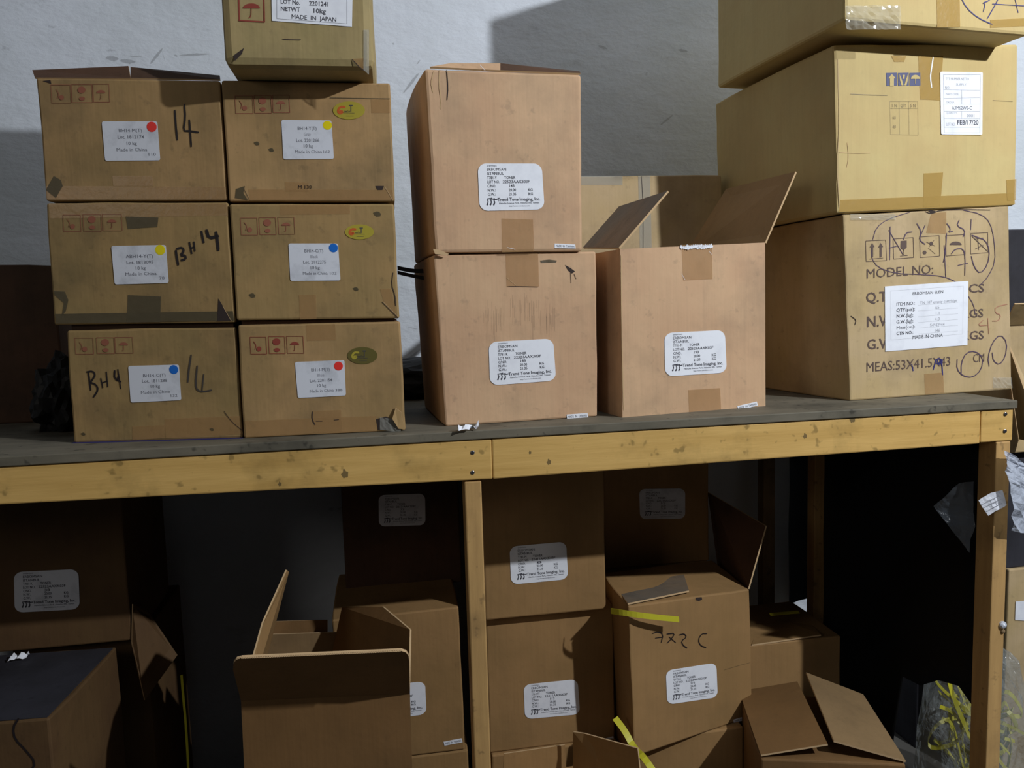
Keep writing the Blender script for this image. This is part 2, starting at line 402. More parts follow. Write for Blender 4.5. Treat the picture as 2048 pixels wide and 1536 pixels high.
for x, y, r in ((690, 948, .006), (560, 968, .003), (1098, 924, .004), (1060, 905, .0025), (1705, 838, .006), (1610, 872, .004)):
    bm = bmesh.new(); c = fb.pt(x, y, .0003); k = 12
    vs = [bm.verts.new(c+Vector((math.cos(i*2*math.pi/k)*r*(1+.3*math.sin(i*2.3)), 0, math.sin(i*2*math.pi/k)*r*1.5*(1+.3*math.cos(i*1.7))))) for i in range(k)]
    bm.faces.new(vs); obj('knot', bm, M['tape_dark'], tb)

# ---------------------------------------------------------------- left stack: six small cartons
def red_stamp(face, cells, parent, mat, top, bot, dx=0):
    bm = bmesh.new()
    for k, (x0, x1) in enumerate(cells):
        h = bot-top; cx = (x0+x1)/2; dy = -.02*(x0-cells[0][0])
        ribbon_bm(face, [[(x0, top+dy), (x1, top+dy)], [(x1, top+dy), (x1+2, bot+dy)], [(x1+2, bot+dy), (x0+2, bot+dy)], [(x0+2, bot+dy), (x0, top+dy)]], .0012, .0008, bm)
        def blob(cx, cy, rx, ry, seg=12, half=False):
            vs = [bm.verts.new(face.pt(cx+rx*math.cos(a), cy+ry*math.sin(a), .0008)) for a in
                  [(math.pi+math.pi*i/(seg-1)) if half else 2*math.pi*i/seg for i in range(seg)]]
            bm.faces.new(vs)
        if k == 0:
            blob(cx+2, top+h*.7+dy, 5, 5); ribbon_bm(face, [[(cx-9, top+h*.25+dy), (cx-3, top+h*.5+dy), (cx-6, top+h*.75+dy)]], .0012, .0008, bm)
        elif k == 1:
            blob(cx, top+h*.3+dy, 8, 7); blob(cx+1, top+h*.78+dy, 6, 4)
        else:
            blob(cx, top+h*.5+dy, 9, 6, 12, True); ribbon_bm(face, [[(cx, top+h*.5+dy), (cx, top+h*.86+dy), (cx-3, top+h*.82+dy)]], .001, .0008, bm)
    return obj('handling_stamp', bm, mat, parent)
def kg_label(ct, q, dot, dcol, r, lines, num, paper=None):
    fc = ct['face']; Q = fc.quad(q, .0008)
    lab = obj('shipping_label', slab(rpoly(Q, (.035, .05), 3), .0004, fc.n), paper or M['paper_d'], ct['root'])
    Q2 = [p+fc.n*.0006 for p in Q]
    P = lambda u, v: (Q2[0]*(1-u)+Q2[1]*u)*(1-v)+(Q2[3]*(1-u)+Q2[2]*u)*v
    bm = bmesh.new(); bl = bmesh.new()
    for s, v, w, pale in lines:
        put_text(bl if pale else bm, P, s, .5, v, .085, w, 'C', .008)
    put_text(bm, P, num, .93-.05*len(num), lines[-1][1]+(.12 if len(lines) == 4 else 0), .075, .05*len(num), bold=.0)
    obj('printing', bm, M['ink_l'], lab)
    if bl.verts: obj('pale_printing', bl, M['ink_ll'], lab)
    else: bl.free()
    c = fc.pt(*dot, .0013); rr = (fc.pt(dot[0]+r, dot[1], .0013)-c).length
    o = obj('color_dot', disc_bm(c, fc.n, rr, .0003, 24), dcol, lab); return lab
def tape(ct, q, m='tape', off=.0004):
    fc = ct['face']; return obj('tape', slab(fc.quad(q, off), .00025, fc.n), M[m], ct['root'])
def patch(ct, poly, m='stain', name='stain', off=.0005):
    return decal(ct['face'], poly, name, M[m], ct['root'], off, .0002)
GS = 'small ten kilo cartons stacked three high on the left'
BD6 = Vector((-.01, 1, 0)).normalized()
a3 = carton('small olive carton handwritten BH4 and 14, blue dot label, bottom left of six', GS, M['olive'], (133, 660), (471, 654), (487, 876), (147, 886), .42, z=Z0, bd=BD6)
b3 = carton('small carton with torn lower right corner, red dot label and dull oval sticker', GS, M['olive2'], (475, 650), (800, 643), (812, 861), (488, 877), .42, z=Z0, bd=BD6)
pa = (onz(147, 886, Z0), a3['face'].n); pb = (b3['face'].A, b3['face'].n)
a2 = carton('small carton handwritten BH 14 beside a yellow dot label, middle of left column', GS, M['olive'], (92, 406), (456, 406), (470, 645), (108, 650), .42, plane=(pa[0]+pa[1]*.004, pa[1]), bd=BD6)
b2 = carton('small carton with a blue dot label and a yellow oval sticker', GS, M['olive'], (459, 408), (788, 407), (798, 637), (472, 641), .42, plane=(pb[0]+pb[1]*.002, pb[1]), bd=BD6)
a1 = carton('small carton handwritten 14 beside a red dot label, top of left column', GS, M['olive2'], (72, 156), (440, 160), (455, 401), (93, 402), .42, plane=(pa[0]+pa[1]*.002, pa[1]), bd=BD6)
b1 = carton('small carton under the khaki carton, with a yellow dot label and yellow oval sticker', GS, M['olive2'], (443, 160), (780, 166), (790, 403), (458, 403), .42, plane=(pb[0], pb[1]), bd=BD6)
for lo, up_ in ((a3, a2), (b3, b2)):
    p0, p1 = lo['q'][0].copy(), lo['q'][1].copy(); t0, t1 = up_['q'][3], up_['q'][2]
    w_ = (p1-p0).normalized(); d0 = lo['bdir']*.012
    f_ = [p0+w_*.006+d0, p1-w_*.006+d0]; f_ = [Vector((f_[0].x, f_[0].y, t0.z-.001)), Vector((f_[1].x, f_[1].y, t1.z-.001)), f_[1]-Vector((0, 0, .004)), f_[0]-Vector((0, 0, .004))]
    bm = bmesh.new(); hexa(bm, f_, [p+lo['bdir']*.39 for p in f_]); obj('dark_gap_fill', bm, M['umber'], lo['root'])  # dark block added between the rows so the gap reads as shade
# raised lid of a1
f = a1['face']; nn = a1['bdir']
def roof_flap(ct, pts, t=.004, m='umber', name='flap'):
    """pts = (px,py,depth behind the front face)"""
    fc = ct['face']; P = [onp(x, y, fc.A+ct['bdir']*d, fc.n) for x, y, d in pts]
    return obj(name, slab(P, t), [m if not isinstance(m, str) else M[m], M['edge']], ct['root'])
roof_flap(a1, [(71, 158, .003), (262, 159, .003), (258, 135, .03), (66, 143, .03)], .003)
roof_flap(a1, [(262, 159, .003), (441, 162, .003), (440, 154, .03), (262, 137, .03)], .003)
# labels and stamps of the six cartons
kg_label(a1, [(204, 243), (315, 243), (321, 321), (211, 322)], (304, 254), M['red'], 10, [('BH14-M(T)', .27, .42, 0), ('Lot. 1812174', .44, .48, 0), ('10 kg', .60, .2, 0), ('Made in China', .76, .56, 0)], '110')
kg_label(b1, [(563, 240), (663, 241), (668, 318), (567, 319)], (655, 251), M['yel'], 9, [('BH14-Y(T)', .25, .38, 0), ('Gray', .40, .14, 1), ('Lot. 2201266', .56, .46, 0), ('10 kg', .70, .2, 0), ('Made in China', .85, .54, 0)], '162')
kg_label(a2, [(223, 492), (332, 490), (338, 566), (230, 569)], (321, 500), M['yel'], 10, [('ABH14-Y(T)', .32, .5, 0), ('Lot. 1813095', .48, .5, 0), ('10 kg', .63, .2, 0), ('Made in China', .78, .58, 0)], '78')
kg_label(b2, [(577, 487), (676, 487), (681, 561), (581, 562)], (667, 496), M['blu'], 9, [('BH14-C(T)', .24, .38, 0), ('Black', .39, .16, 1), ('Lot. 2112275', .54, .46, 0), ('10 kg', .69, .2, 0), ('Made in China', .84, .5, 0)], '102')
kg_label(a3, [(257, 732), (358, 729), (363, 800), (262, 805)], (348, 739), M['blu'], 9, [('BH14-C(T)', .32, .45, 0), ('Lot. 1811288', .47, .5, 0), ('10 kg', .62, .2, 0), ('Made in China', .78, .58, 0)], '132')
kg_label(b3, [(590, 724), (689, 720), (692, 791), (596, 796)], (677, 732), M['red'], 9, [('BH14-M(T)', .28, .38, 0), ('Blue', .43, .15, 1), ('Lot. 2201154', .58, .46, 0), ('10 kg', .72, .2, 0), ('Made in China', .87, .5, 0)], '388')
red_stamp(a1['face'], [(102, 141), (143, 184), (186, 218)], a1['root'], M['red_st'], 170, 206)
red_stamp(b1['face'], [(470, 505), (508, 542), (545, 578)], b1['root'], M['red_st'], 192, 227)
red_stamp(a2['face'], [(126, 161), (166, 202), (205, 243)], a2['root'], M['red_st'], 430, 463)
red_stamp(b2['face'], [(481, 514), (518, 551), (556, 588)], b2['root'], M['red_st'], 436, 470)
red_stamp(a3['face'], [(150, 186), (193, 228), (230, 265)], a3['root'], M['red_st'], 676, 708)
red_stamp(b3['face'], [(500, 532), (537, 569), (573, 606)], b3['root'], M['red_st2'], 674, 708)
def oval(ct, cx, cy, rx, ry, m, logo=True):
    fc = ct['face']; pts = [(cx+rx*math.cos(a), cy+ry*math.sin(a)) for a in [2*math.pi*i/28 for i in range(28)]]
    o = obj('oval_sticker', slab([fc.pt(x, y, .0006) for x, y in pts], .0004, fc.n), m, ct['root'])
    Q = fc.quad([(cx-rx, cy-ry), (cx+rx, cy-ry), (cx+rx, cy+ry), (cx-rx, cy+ry)], .0013)
    P = lambda u, v: (Q[0]*(1-u)+Q[1]*u)*(1-v)+(Q[3]*(1-u)+Q[2]*u)*v
    bm = bmesh.new(); put_text(bm, P, 'T', .5, .58, .38, .12); put_text(bm, P, 'reenTec', .34, .6, .12, .2, bold=0)
    ribbon_bm(fc, [[(cx-rx*.4, cy+ry*.28), (cx+rx*.35, cy+ry*.3)]], .0008, .0013, bm)
    ribbon_bm(fc, [[(cx-rx*.2, cy+ry*.62), (cx+rx*.3, cy+ry*.62)]], .0006, .0013, bm)
    obj('logo_lettering', bm, M['ink'], o)
    bm = bmesh.new(); ribbon_bm(fc, [[(cx-rx*.22, cy-ry*.35), (cx-rx*.55, cy-ry*.4), (cx-rx*.72, cy+ry*.1), (cx-rx*.55, cy+ry*.4), (cx-rx*.35, cy+ry*.1), (cx-rx*.6, cy+ry*.12)]], .004, .0013, bm)
    obj('logo_swirl', bm, M['orange'] if logo else M['gold'], o)
oval(b1, 698, 221, 32, 18, M['gold']); oval(b2, 719, 464, 29, 15, M['gold']); oval(b3, 725, 711, 30, 17, M['gold_d'], False)
MK = M['marker']
writing(a1['face'], [[(350, 220), (352, 250), (355, 281)], [(369, 208), (371, 235), (367, 262), (378, 262), (398, 265)], [(379, 239), (381, 268), (383, 294)]], .0036, MK, a1['root'])
writing(a2['face'], [[(352, 500), (354, 515), (357, 531)], [(353, 498), (366, 495), (368, 503), (361, 511), (371, 511), (372, 518), (362, 521)], [(379, 484), (384, 508)], [(388, 483), (390, 503)], [(381, 497), (389, 494)]], .0046, MK, a2['root'])
writing(a2['face'], [[(403, 462), (408, 486)], [(413, 459), (418, 477), (438, 472)], [(432, 463), (435, 480), (437, 502)]], .006, MK, a2['root'])
writing(a3['face'], [[(177, 744), (180, 765), (182, 781)], [(173, 744), (186, 742), (191, 749), (187, 757), (181, 765), (193, 769), (197, 780), (187, 795)], [(202, 756), (206, 776)], [(213, 743), (216, 774)], [(204, 766), (215, 762)], [(230, 740), (229, 757), (243, 764)], [(236, 738), (242, 778)], [(237, 752), (234, 762)]], .0034, MK, a3['root'])
writing(a3['face'], [[(383, 709), (378, 740), (376, 765)], [(395, 731), (391, 770), (396, 782), (410, 783), (424, 780)], [(408, 748), (404, 785)]], .0034, M['pencil'], a3['root'])
# tapes and dirt of the six cartons
tape(a1, [(92, 372), (450, 374), (454, 399), (94, 399)], 'tape', .0002); tape(a1, [(225, 352), (305, 352), (307, 372), (227, 372)])
tape(b1, [(496, 379), (785, 380), (788, 400), (500, 401)], 'tape', .0002); tape(b1, [(570, 364), (617, 365), (618, 383), (571, 383)]); tape(b1, [(742, 199), (780, 200), (780, 226), (743, 226)])
tape(b1, [(660, 195), (780, 197), (780, 198.5), (660, 196.5)], 'tape_dark', .0006)
put = bmesh.new(); Qb = b1['face'].quad([(596, 367), (630, 367), (630, 379), (596, 379)], .0011)
put_text(put, lambda u, v: (Qb[0]*(1-u)+Qb[1]*u)*(1-v)+(Qb[3]*(1-u)+Qb[2]*u)*v, 'M 130', .0, .9, .6, .8, bold=.03); obj('printing', put, MK, b1['root'])
tape(a2, [(256, 590), (322, 593), (321, 644), (254, 645)], 'tape_dark'); tape(a2, [(252, 433), (317, 435), (315, 454), (256, 458)], 'tape_dark'); tape(a2, [(110, 628), (466, 622), (469, 641), (112, 647)], 'tape_dark', .0002)
tape(a2, [(98, 407), (455, 407), (456, 431), (100, 437)], 'tape', .0002)
tape(b2, [(598, 590), (632, 589), (633, 638), (600, 639)]); tape(b2, [(760, 578), (782, 577), (795, 634), (768, 604)], 'tape'); tape(b2, [(560, 410), (700, 409), (700, 428), (560, 430)], 'tape', .0002)
tape(a3, [(330, 838), (480, 832), (486, 868), (332, 876)]); tape(a3, [(265, 853), (330, 850), (330, 876), (265, 880)])
tape(b3, [(625, 822), (682, 820), (684, 862), (627, 865)]); tape(b3, [(490, 842), (752, 832), (755, 862), (492, 874)], 'tape', .0002); tape(b3, [(612, 650), (670, 648), (672, 680), (614, 682)], 'tape', .0002)
writing(b3['face'], [[(625, 823), (624, 838), (630, 850)], [(632, 842), (645, 842)], [(668, 840), (678, 839)]], .002, M['stain'], b3['root'], 'scuff')
patch(a2, [(435, 642), (437, 597), (446, 612), (462, 641)]); writing(a2['face'], [[(446, 612), (463, 642)]], .0012, M['edge'], a2['root'], 'torn_edge')
patch(a2, [(108, 582), (130, 583), (137, 600), (132, 622), (124, 632), (128, 606), (110, 590)], 'tape_dark')
patch(a1, [(86, 162), (101, 160), (103, 168), (98, 166)]); patch(a1, [(92, 380), (108, 352), (122, 360), (126, 372), (112, 396)], 'tape_dark')
patch(b1, [(470, 396), (472, 378), (490, 372), (487, 386), (496, 400)], 'tape_dark'); writing(b1['face'], [[(488, 378), (498, 398)]], .0012, M['stain'], b1['root'], 'crease')
patch(b1, [(751, 372), (768, 372), (765, 380), (755, 380)]); writing(b1['face'], [[(770, 374), (786, 401)]], .0013, M['edge'], b1['root'], 'crease')
writing(b2['face'], [[(764, 604), (796, 636)]], .0016, M['stain'], b2['root'], 'crease'); writing(b2['face'], [[(766, 603), (797, 634)]], .001, M['edge'], b2['root'], 'crease', .0012)
writing(b2['face'], [[(786, 545), (783, 570), (790, 590), (791, 612)]], .0016, M['stain'], b2['root'], 'crease')
writing(a3['face'], [[(448, 822), (462, 842), (486, 862)]], .0012, M['stain'], a3['root'], 'crease')
for ct, pp in ((b2, (505, 591, 6)), (b1, (514, 287, 5)), (b1, (543, 300, 5)), (b2, (755, 428, 7)), (a3, (424, 859, 4)), (a3, (167, 868, 4)), (b2, (712, 578, 5))):
    x, y, r = pp; patch(ct, [(x+r*math.cos(i*.9)*(1+.4*math.sin(i*2)), y+r*.8*math.sin(i*.9)) for i in range(7)], 'tape_dark')
# torn corner of b3: dark hole, crumpled clear tape, bent board
patch(b3, [(752, 838), (772, 833), (788, 840), (797, 850), (806, 860), (756, 860)], 'stain', 'torn_hole', .0006)
fc = b3['face']
obj('torn_board', slab([fc.pt(791, 815, .002), fc.pt(803, 824, .002), fc.pt(809, 858, .003), fc.pt(797, 856, .006), fc.pt(785, 836, .009)], .003, fc.n), [M['olive2'], M['edge']], b3['root'])
bm = bmesh.new(); gv = {}
for i in range(9):
    for j in range(6):
        p = fc.pt(760+i*5.2, 834+j*5+i*.6, .004+.006*abs(noise.noise(Vector((i*.9, j*1.3, 4))))); gv[i, j] = bm.verts.new(p)
for i in range(8):
    for j in range(5): bm.faces.new((gv[i, j], gv[i+1, j], gv[i+1, j+1], gv[i, j+1]))
obj('crumpled_tape', bm, M['tape_clear'], b3['root'])
# blue film peeking out under a3
p0 = a3['q'][3]; p1 = a3['q'][2]; o_ = a3['face'].n
bm = slab([p0+o_*.006, p1+o_*.006, p1-o_*.1, p0-o_*.1], .0012, Vector((0, 0, 1)))
obj('blue_film', bm, M['bluefoil'], a3['root'])

# khaki carton on top of the left stack
zt = sum(p.z for p in (b1['q'][0], b1['q'][1], a1['q'][1]))/3+.001
Yj = 1.464
jp = carton('khaki carton with red umbrella stamp and white label, standing on the small cartons', 'khaki', M['japan'],
            (438, -100), (756, -100), (750, 154), (448, 133), .24, Y=Yj, yaw=-1, bev=.015, bulge=.0, zb=zt, zt=2.056)
kq = [(542, -60), (706, -54), (704, 54), (544, 42)]
fc = jp['face']; Q = fc.quad(kq, .0008)
lab = obj('shipping_label', slab(Q, .0004, fc.n), M['paper'], jp['root'])
P = lambda u, v: (Q[0]*(1-u)+Q[1]*u)*(1-v)+(Q[3]*(1-u)+Q[2]*u)*v+fc.n*.0007
bm = bmesh.new()
put_text(bm, P, 'PRODUCT', .12, .42, .08, .28); put_text(bm, P, 'LOT No.', .11, .65, .085, .24); put_text(bm, P, '2201241', .46, .65, .085, .24)
put_text(bm, P, 'NETWT', .11, .79, .085, .24); put_text(bm, P, '10kg', .50, .79, .085, .17); put_text(bm, P, 'MADE  IN  JAPAN', .24, .93, .085, .56, bold=.02)
obj('printing', bm, M['ink'], lab)
obj('border_line', ribbon_bm(fc, [[(554, -50), (554, 38)], [(554, 38), (694, 48)], [(694, 48), (694, -50)]], .0008, .0014), M['ink_l'], lab)
bm = ribbon_bm(fc, [[(477, -40), (479, 42)], [(477, 41), (530, 44)], [(529, 44), (527, -40)]], .0034)
for cx, cy in ((503, 14),):
    vs = [bm.verts.new(fc.pt(cx+17*math.cos(math.pi+math.pi*i/12), cy+3+10*math.sin(math.pi+math.pi*i/12), .0009)) for i in range(13)]; bm.faces.new(vs)
ribbon_bm(fc, [[(503, 16), (502, 34), (497, 36)]], .0014, .0009, bm)
obj('umbrella_stamp', bm, M['red_st2'], jp['root'])
patch(jp, [(466, 112), (488, 96), (484, 108), (470, 122)]); tape(jp, [(704, 118), (728, 116), (730, 140), (722, 138)], 'tape')
writing(fc, [[(704, 119), (722, 138), (732, 142)]], .0016, M['stain'], jp['root'], 'crease')
writing(fc, [[(565, 79), (590, 80), (602, 80)]], .0014, M['stain'], jp['root'], 'scuff')
tape(jp, [(727, 60), (738, 60), (738, 150), (727, 140)], 'tape_clear', .0012)

# ---------------------------------------------------------------- tall toner cartons
def toner_label(ct, q, t='781-Y', lot='22523AAX303F', cno='143', r=(.13, .18), paper=None, part=False):
    fc = ct['face']; Q = fc.quad(q, .0008)
    lab = obj('shipping_label', slab(rpoly(Q, r, 6), .0004, fc.n), paper or M['paper'], ct['root'])
    P = lambda u, v: (Q[0]*(1-u)+Q[1]*u)*(1-v)+(Q[3]*(1-u)+Q[2]*u)*v+fc.n*.0007
    bm = bmesh.new(); ps = bmesh.new(); hd = bmesh.new()
    put_text(hd, P, 'SHIPPING', .14, .065, .03, .15, bold=0)
    for i, s in enumerate(('ERBOMSAN', 'ISTANBUL', 'T'+t, 'LOT NO.', 'C/NO.', 'N.W.:', 'G.W.:')):
        put_text(bm, P, s, .135, .155+i*.088, .06, (.30, .26, .15, .19, .13, .12, .12)[i], bold=.008)
    put_text(bm, P, 'TONER', .40, .331, .06, .17); put_text(bm, P, lot, .37, .419, .06, .42, slant=.1)
    put_text(bm, P, cno, .46, .507, .06, .09); put_text(bm, P, '20.00', .46, .595, .06, .11); put_text(bm, P, '21.35', .46, .683, .06, .11)
    put_text(bm, P, 'KG', .76, .595, .06, .07); put_text(bm, P, 'KG', .76, .683, .06, .07)
    put_text(bm, P, 'Trend Tone Imaging, Inc.', .28, .80, .07, .66, bold=.018)
    put_text(ps, P, 'Hsinchu Science Park, Hsinchu 300, Taiwan', .30, .865, .035, .62, bold=.01)
    put_text(ps, P, 'http://www.trendtone.com', .45, .925, .03, .32, bold=0)
    # emblem: three curved strokes
    for k in range(3):
        pts = [P(.115+.05*k+.02*math.sin(a*3), .87-.12*a+.01*k) for a in (0, .25, .5, .75, 1)]+[P(.2+.04*k, .735+.012*k)]
        prev = None
        for i, a in enumerate(pts):
            d = (pts[min(i+1, 5)]-pts[max(i-1, 0)]).normalized(); sd = d.cross(fc.n)*.0011
            cur = (bm.verts.new(a+sd), bm.verts.new(a-sd))
            if prev: bm.faces.new((prev[0], prev[1], cur[1], cur[0]))
            prev = cur
        pa_, pb_ = P(.105+.05*k, .87), P(.135+.05*k, .87)
        bm.faces.new([bm.verts.new(x) for x in (pa_, P(.12+.05*k, .84), pb_, P(.12+.05*k, .895))])
    obj('printing', bm, M['ink'], lab); obj('small_printing', ps, M['ink_l'], lab); obj('heading', hd, M['ink_l'], lab); return lab
def origin_sticker(ct, q):
    fc = ct['face']; Q = fc.quad(q, .0009); lab = obj('origin_sticker', slab(Q, .0004, fc.n), M['paper'], ct['root'])
    P = lambda u, v: (Q[0]*(1-u)+Q[1]*u)*(1-v)+(Q[3]*(1-u)+Q[2]*u)*v+fc.n*.0007
    bm = bmesh.new(); put_text(bm, P, 'MADE  IN  TAIWAN', .06, .76, .5, .88, bold=.0); obj('printing', bm, M['ink_l'], lab)
GT = 'tall twenty kilo toner cartons'
ml = carton('tall tan toner carton on the bench, grey smudge in its centre, carrying another carton', GT, M['tan'], (868, 509), (1192, 503), (1195, 833), (892, 853), .33, z=Z0)
mu = carton('tall tan toner carton standing on top of another, lid bulging, lit smooth front', GT, M['tan'], (849, 137), (1163, 149), (1165, 502), (871, 518), .33, plane=(ml['face'].A+ml['face'].n*.01, ml['face'].n), bev=.006, bulge=.006, zb=(ml['q'][0].z+ml['q'][1].z)/2+.001)
toner_label(mu, [(955, 327), (1083, 327), (1089, 419), (959, 422)]); origin_sticker(mu, [(1109, 487), (1150, 489), (1151, 497), (1109, 496)])
toner_label(ml, [(977, 684), (1106, 677), (1112, 761), (980, 771)], '781-K', '22521AAX303F', '183'); origin_sticker(ml, [(1133, 829), (1175, 826), (1176, 835), (1134, 838)])
roof_flap(mu, [(860, 137, .004), (1000, 144, .004), (1000, 130, .016), (900, 130, .016)], .004, 'tan'); roof_flap(mu, [(1000, 144, .004), (1160, 150, .004), (1158, 146, .016), (1000, 130, .016)], .004, 'umber')
tape(mu, [(1003, 437), (1066, 439), (1068, 503), (1004, 505)]); tape(ml, [(1011, 508), (1076, 507), (1078, 573), (1013, 574)])
writing(mu['face'], [[(868, 142), (862, 165), (866, 185)], [(879, 140), (878, 170), (882, 200), (881, 218)]], .0022, M['edge'], mu['root'], 'crease')  # creases, with their highlights painted in as pale lines
writing(mu['face'], [[(893, 140), (896, 175), (894, 200)]], .002, M['stain'], mu['root'], 'crease')
writing(mu['face'], [[(960, 130), (970, 141)], [(1015, 495), (1030, 499)]], .0012, M['paper'], mu['root'], 'glint_of_tape')
patch(mu, [(866, 498), (880, 500), (898, 508), (893, 511), (870, 508)], 'edge', 'dented_corner')
bm = bmesh.new()
rnd = random.Random(3)
for i in range(60):
    x = 965+rnd.random()*145; y = 585+rnd.random()*35+(0 if 1010 < x < 1060 else 14); h = 14+rnd.random()*40
    ribbon_bm(ml['face'], [[(x, y), (x+rnd.uniform(-.6, .6), y+h)]], .0007+.0005*rnd.random(), .0005, bm)
tag(obj('smudge_lines', bm, M['tape_faint'], ml['root']), kind='stuff')
writing(ml['face'], [[(1015, 573), (1040, 573), (1076, 574)]], .0012, M['stain'], ml['root'], 'scuff')
patch(ml, [(1080, 521), (1098, 519), (1114, 521), (1112, 525), (1082, 526)], 'tape_dark'); patch(ml, [(1130, 530), (1141, 536), (1150, 543), (1144, 547), (1136, 541)], 'stain', 'puncture')
writing(ml['face'], [[(1141, 545), (1142, 566)], [(1148, 548), (1152, 558)]], .0014, M['stain'], ml['root'], 'crease')
writing(ml['face'], [[(1013, 555), (1032, 571)]], .0012, M['edge'], ml['root'], 'crease')

# open carton on the bench
def open_carton(label, group, mat, TL, TR, BR, BL, depth, wall=.005, **kw):
    z = kw.get('z'); Y = kw.get('Y'); yaw = kw.get('yaw', 0); zb = kw.get('zb')
    if z is not None:
        A = onz(*BL, z); B = onz(*BR, z); d = B-A; n = Vector((d.y, -d.x, 0)).normalized()
    else: A = ony(*BL, Y); n = Vector((math.sin(math.radians(yaw)), -math.cos(math.radians(yaw)), 0))
    fc = Face(A, n); q = [fc.pt(*p, off=0) for p in (TL, TR, BR, BL)]
    if zb is not None: q[2].z = zb; q[3].z = zb
    bd = -n; wd = (q[2]-q[3]).normalized(); up = Vector((0, 0, 1))
    bk = [p+bd*depth for p in q]
    r = root('open_cardboard_box', (q[2]+q[3]+bk[2]+bk[3])/4, label, 'box', group)
    bm = bmesh.new()
    # outer shell and inner shell joined at the rim
    o8 = [bm.verts.new(p) for p in q+bk]
    zt_ = [p.copy() for p in (q[0], q[1], bk[1], bk[0])]
    ins = lambda p, sx, sy, dz=0: p+wd*wall*sx+bd*wall*sy+up*dz
    i8 = [bm.verts.new(p) for p in (ins(q[0], 1, 1), ins(q[1], -1, 1), ins(q[2], -1, 1, wall), ins(q[3], 1, 1, wall),
                                    ins(bk[0], 1, -1), ins(bk[1], -1, -1), ins(bk[2], -1, -1, wall), ins(bk[3], 1, -1, wall))]
    for a in ((0, 1, 2, 3), (5, 4, 7, 6), (4, 0, 3, 7), (1, 5, 6, 2), (3, 2, 6, 7)): bm.faces.new([o8[i] for i in a])
    for a in ((0, 1, 2, 3), (5, 4, 7, 6), (4, 0, 3, 7), (1, 5, 6, 2), (3, 2, 6, 7)):
        f_ = bm.faces.new([i8[i] for i in a]); f_.material_index = 1
    for a, b_ in ((0, 1), (1, 5), (5, 4), (4, 0)): 
        f_ = bm.faces.new((o8[a], o8[b_], i8[b_], i8[a])); f_.material_index = 2
    obj('body', bm, [mat, M['inside'], M['edge']], r)
    return dict(root=r, face=fc, q=q, bk=bk, bdir=bd)
def flap(ct, P, m, t=.004, name='flap', w=0):
    return obj(name, slab(P, t, None, w), [m, M['edge']], ct['root'])
oc = open_carton('open tan carton on the bench, two flaps standing up, left of the big cartons', GT, M['tan'], (1240, 498), (1530, 485), (1531, 812), (1245, 835), .33, z=Z0)
toner_label(oc, [(1328, 666), (1449, 660), (1453, 745), (1330, 753)], '781-M', '22623AAXK03F', '193'); origin_sticker(oc, [(1474, 812), (1513, 803), (1515, 811), (1476, 820)])
tape(oc, [(1363, 490), (1424, 488), (1425, 558), (1366, 561)]); tape(oc, [(1376, 780), (1440, 776), (1442, 820), (1378, 825)])
fcq = oc['face']
bm = bmesh.new()
for i in range(16):
    x = 1361+i*4; y = 493-i*.25
    for k in range(2):
        p = fcq.pt(x+k*1.5, y+k*3.2+rnd.random()*2, .0025); s = .0022+.002*rnd.random()
        bm.faces.new([bm.verts.new(p+Vector(v)*s) for v in ((-1, 0, -.4), (.2, -.3, -1), (1, 0, .3), (-.2, -.3, 1))])
obj('torn_tape_edge', bm, M['paper'], oc['root'])
writing(fcq, [[(1418, 503), (1423, 509)], [(1363, 548), (1370, 560)]], .001, M['paper'], oc['root'], 'glint_of_tape')
writing(fcq, [[(1242, 510), (1243, 640), (1247, 820)]], .0022, M['edge'], oc['root'], 'crease')
# left flap: hinge along the left wall top, leaning over the inside; right flap leaning out
hl0 = oc['q'][0]; hl1 = oc['bk'][0]; hr0 = oc['q'][1]; hr1 = oc['bk'][1]
tl0 = onp(1338, 384, hl0, fcq.n); tl1 = onp(1240, 415, hl1, fcq.n)
flap(oc, [hl0, tl0, tl1, onp(1168, 497, hl1, fcq.n)], M['greyflap'], .004)
tr0 = onp(1591, 343, hr0, fcq.n); tr1 = onp(1452, 378, hr1, fcq.n)
flap(oc, [hr0, tr0, tr1, hr1], M['tan_low'], -.004)
# carton standing behind it against the wall
bb = carton('plain tan carton behind the open carton, taped down its middle seam', 'big', M['buff'], (1120, 353), (1443, 350), (1445, 800), (1120, 800), .3, Y=2.02, zb=Z0)
fc = bb['face']; tape(bb, [(1150, 352), (1245, 352), (1245, 370), (1150, 370)], 'tape_clear'); tape(bb, [(1276, 352), (1300, 352), (1304, 520), (1280, 520)], 'tape_clear')
writing(fc, [[(1283, 352), (1286, 420), (1286, 500)]], .0014, M['stain'], bb['root'], 'seam')

# ---------------------------------------------------------------- stack of big cartons on the right
GB = 'big cartons stacked on the right end of the bench'
c3 = carton('buff carton printed MODEL NO, scrawled over in purple pen, bottom of the right stack', GB, M['buff'], (1687, 430), (2018, 412), (2023, 779), (1700, 802), .50, z=Z0, bulge=.008)
pc = (c3['face'].A+c3['face'].n*.004, c3['face'].n)
c2 = carton('yellow carton with blue arrow symbols and a dated label, middle of right stack', GB, M['yellow'], (1668, 88), (2037, 88), (2031, 411), (1674, 427), .50, plane=pc, bev=.006, bulge=.006)
c1 = carton('yellow carton with glossy wrinkled tape at the top of the right stack', GB, M['yellow'], (1687, -190), (2068, -200), (2058, 55), (1689, 61), .50, plane=(pc[0]+pc[1]*.085, pc[1]), bev=.007, zb=(c2['q'][0].z+c2['q'][1].z)/2+.002, zt=2.336)
fc = c2['face']
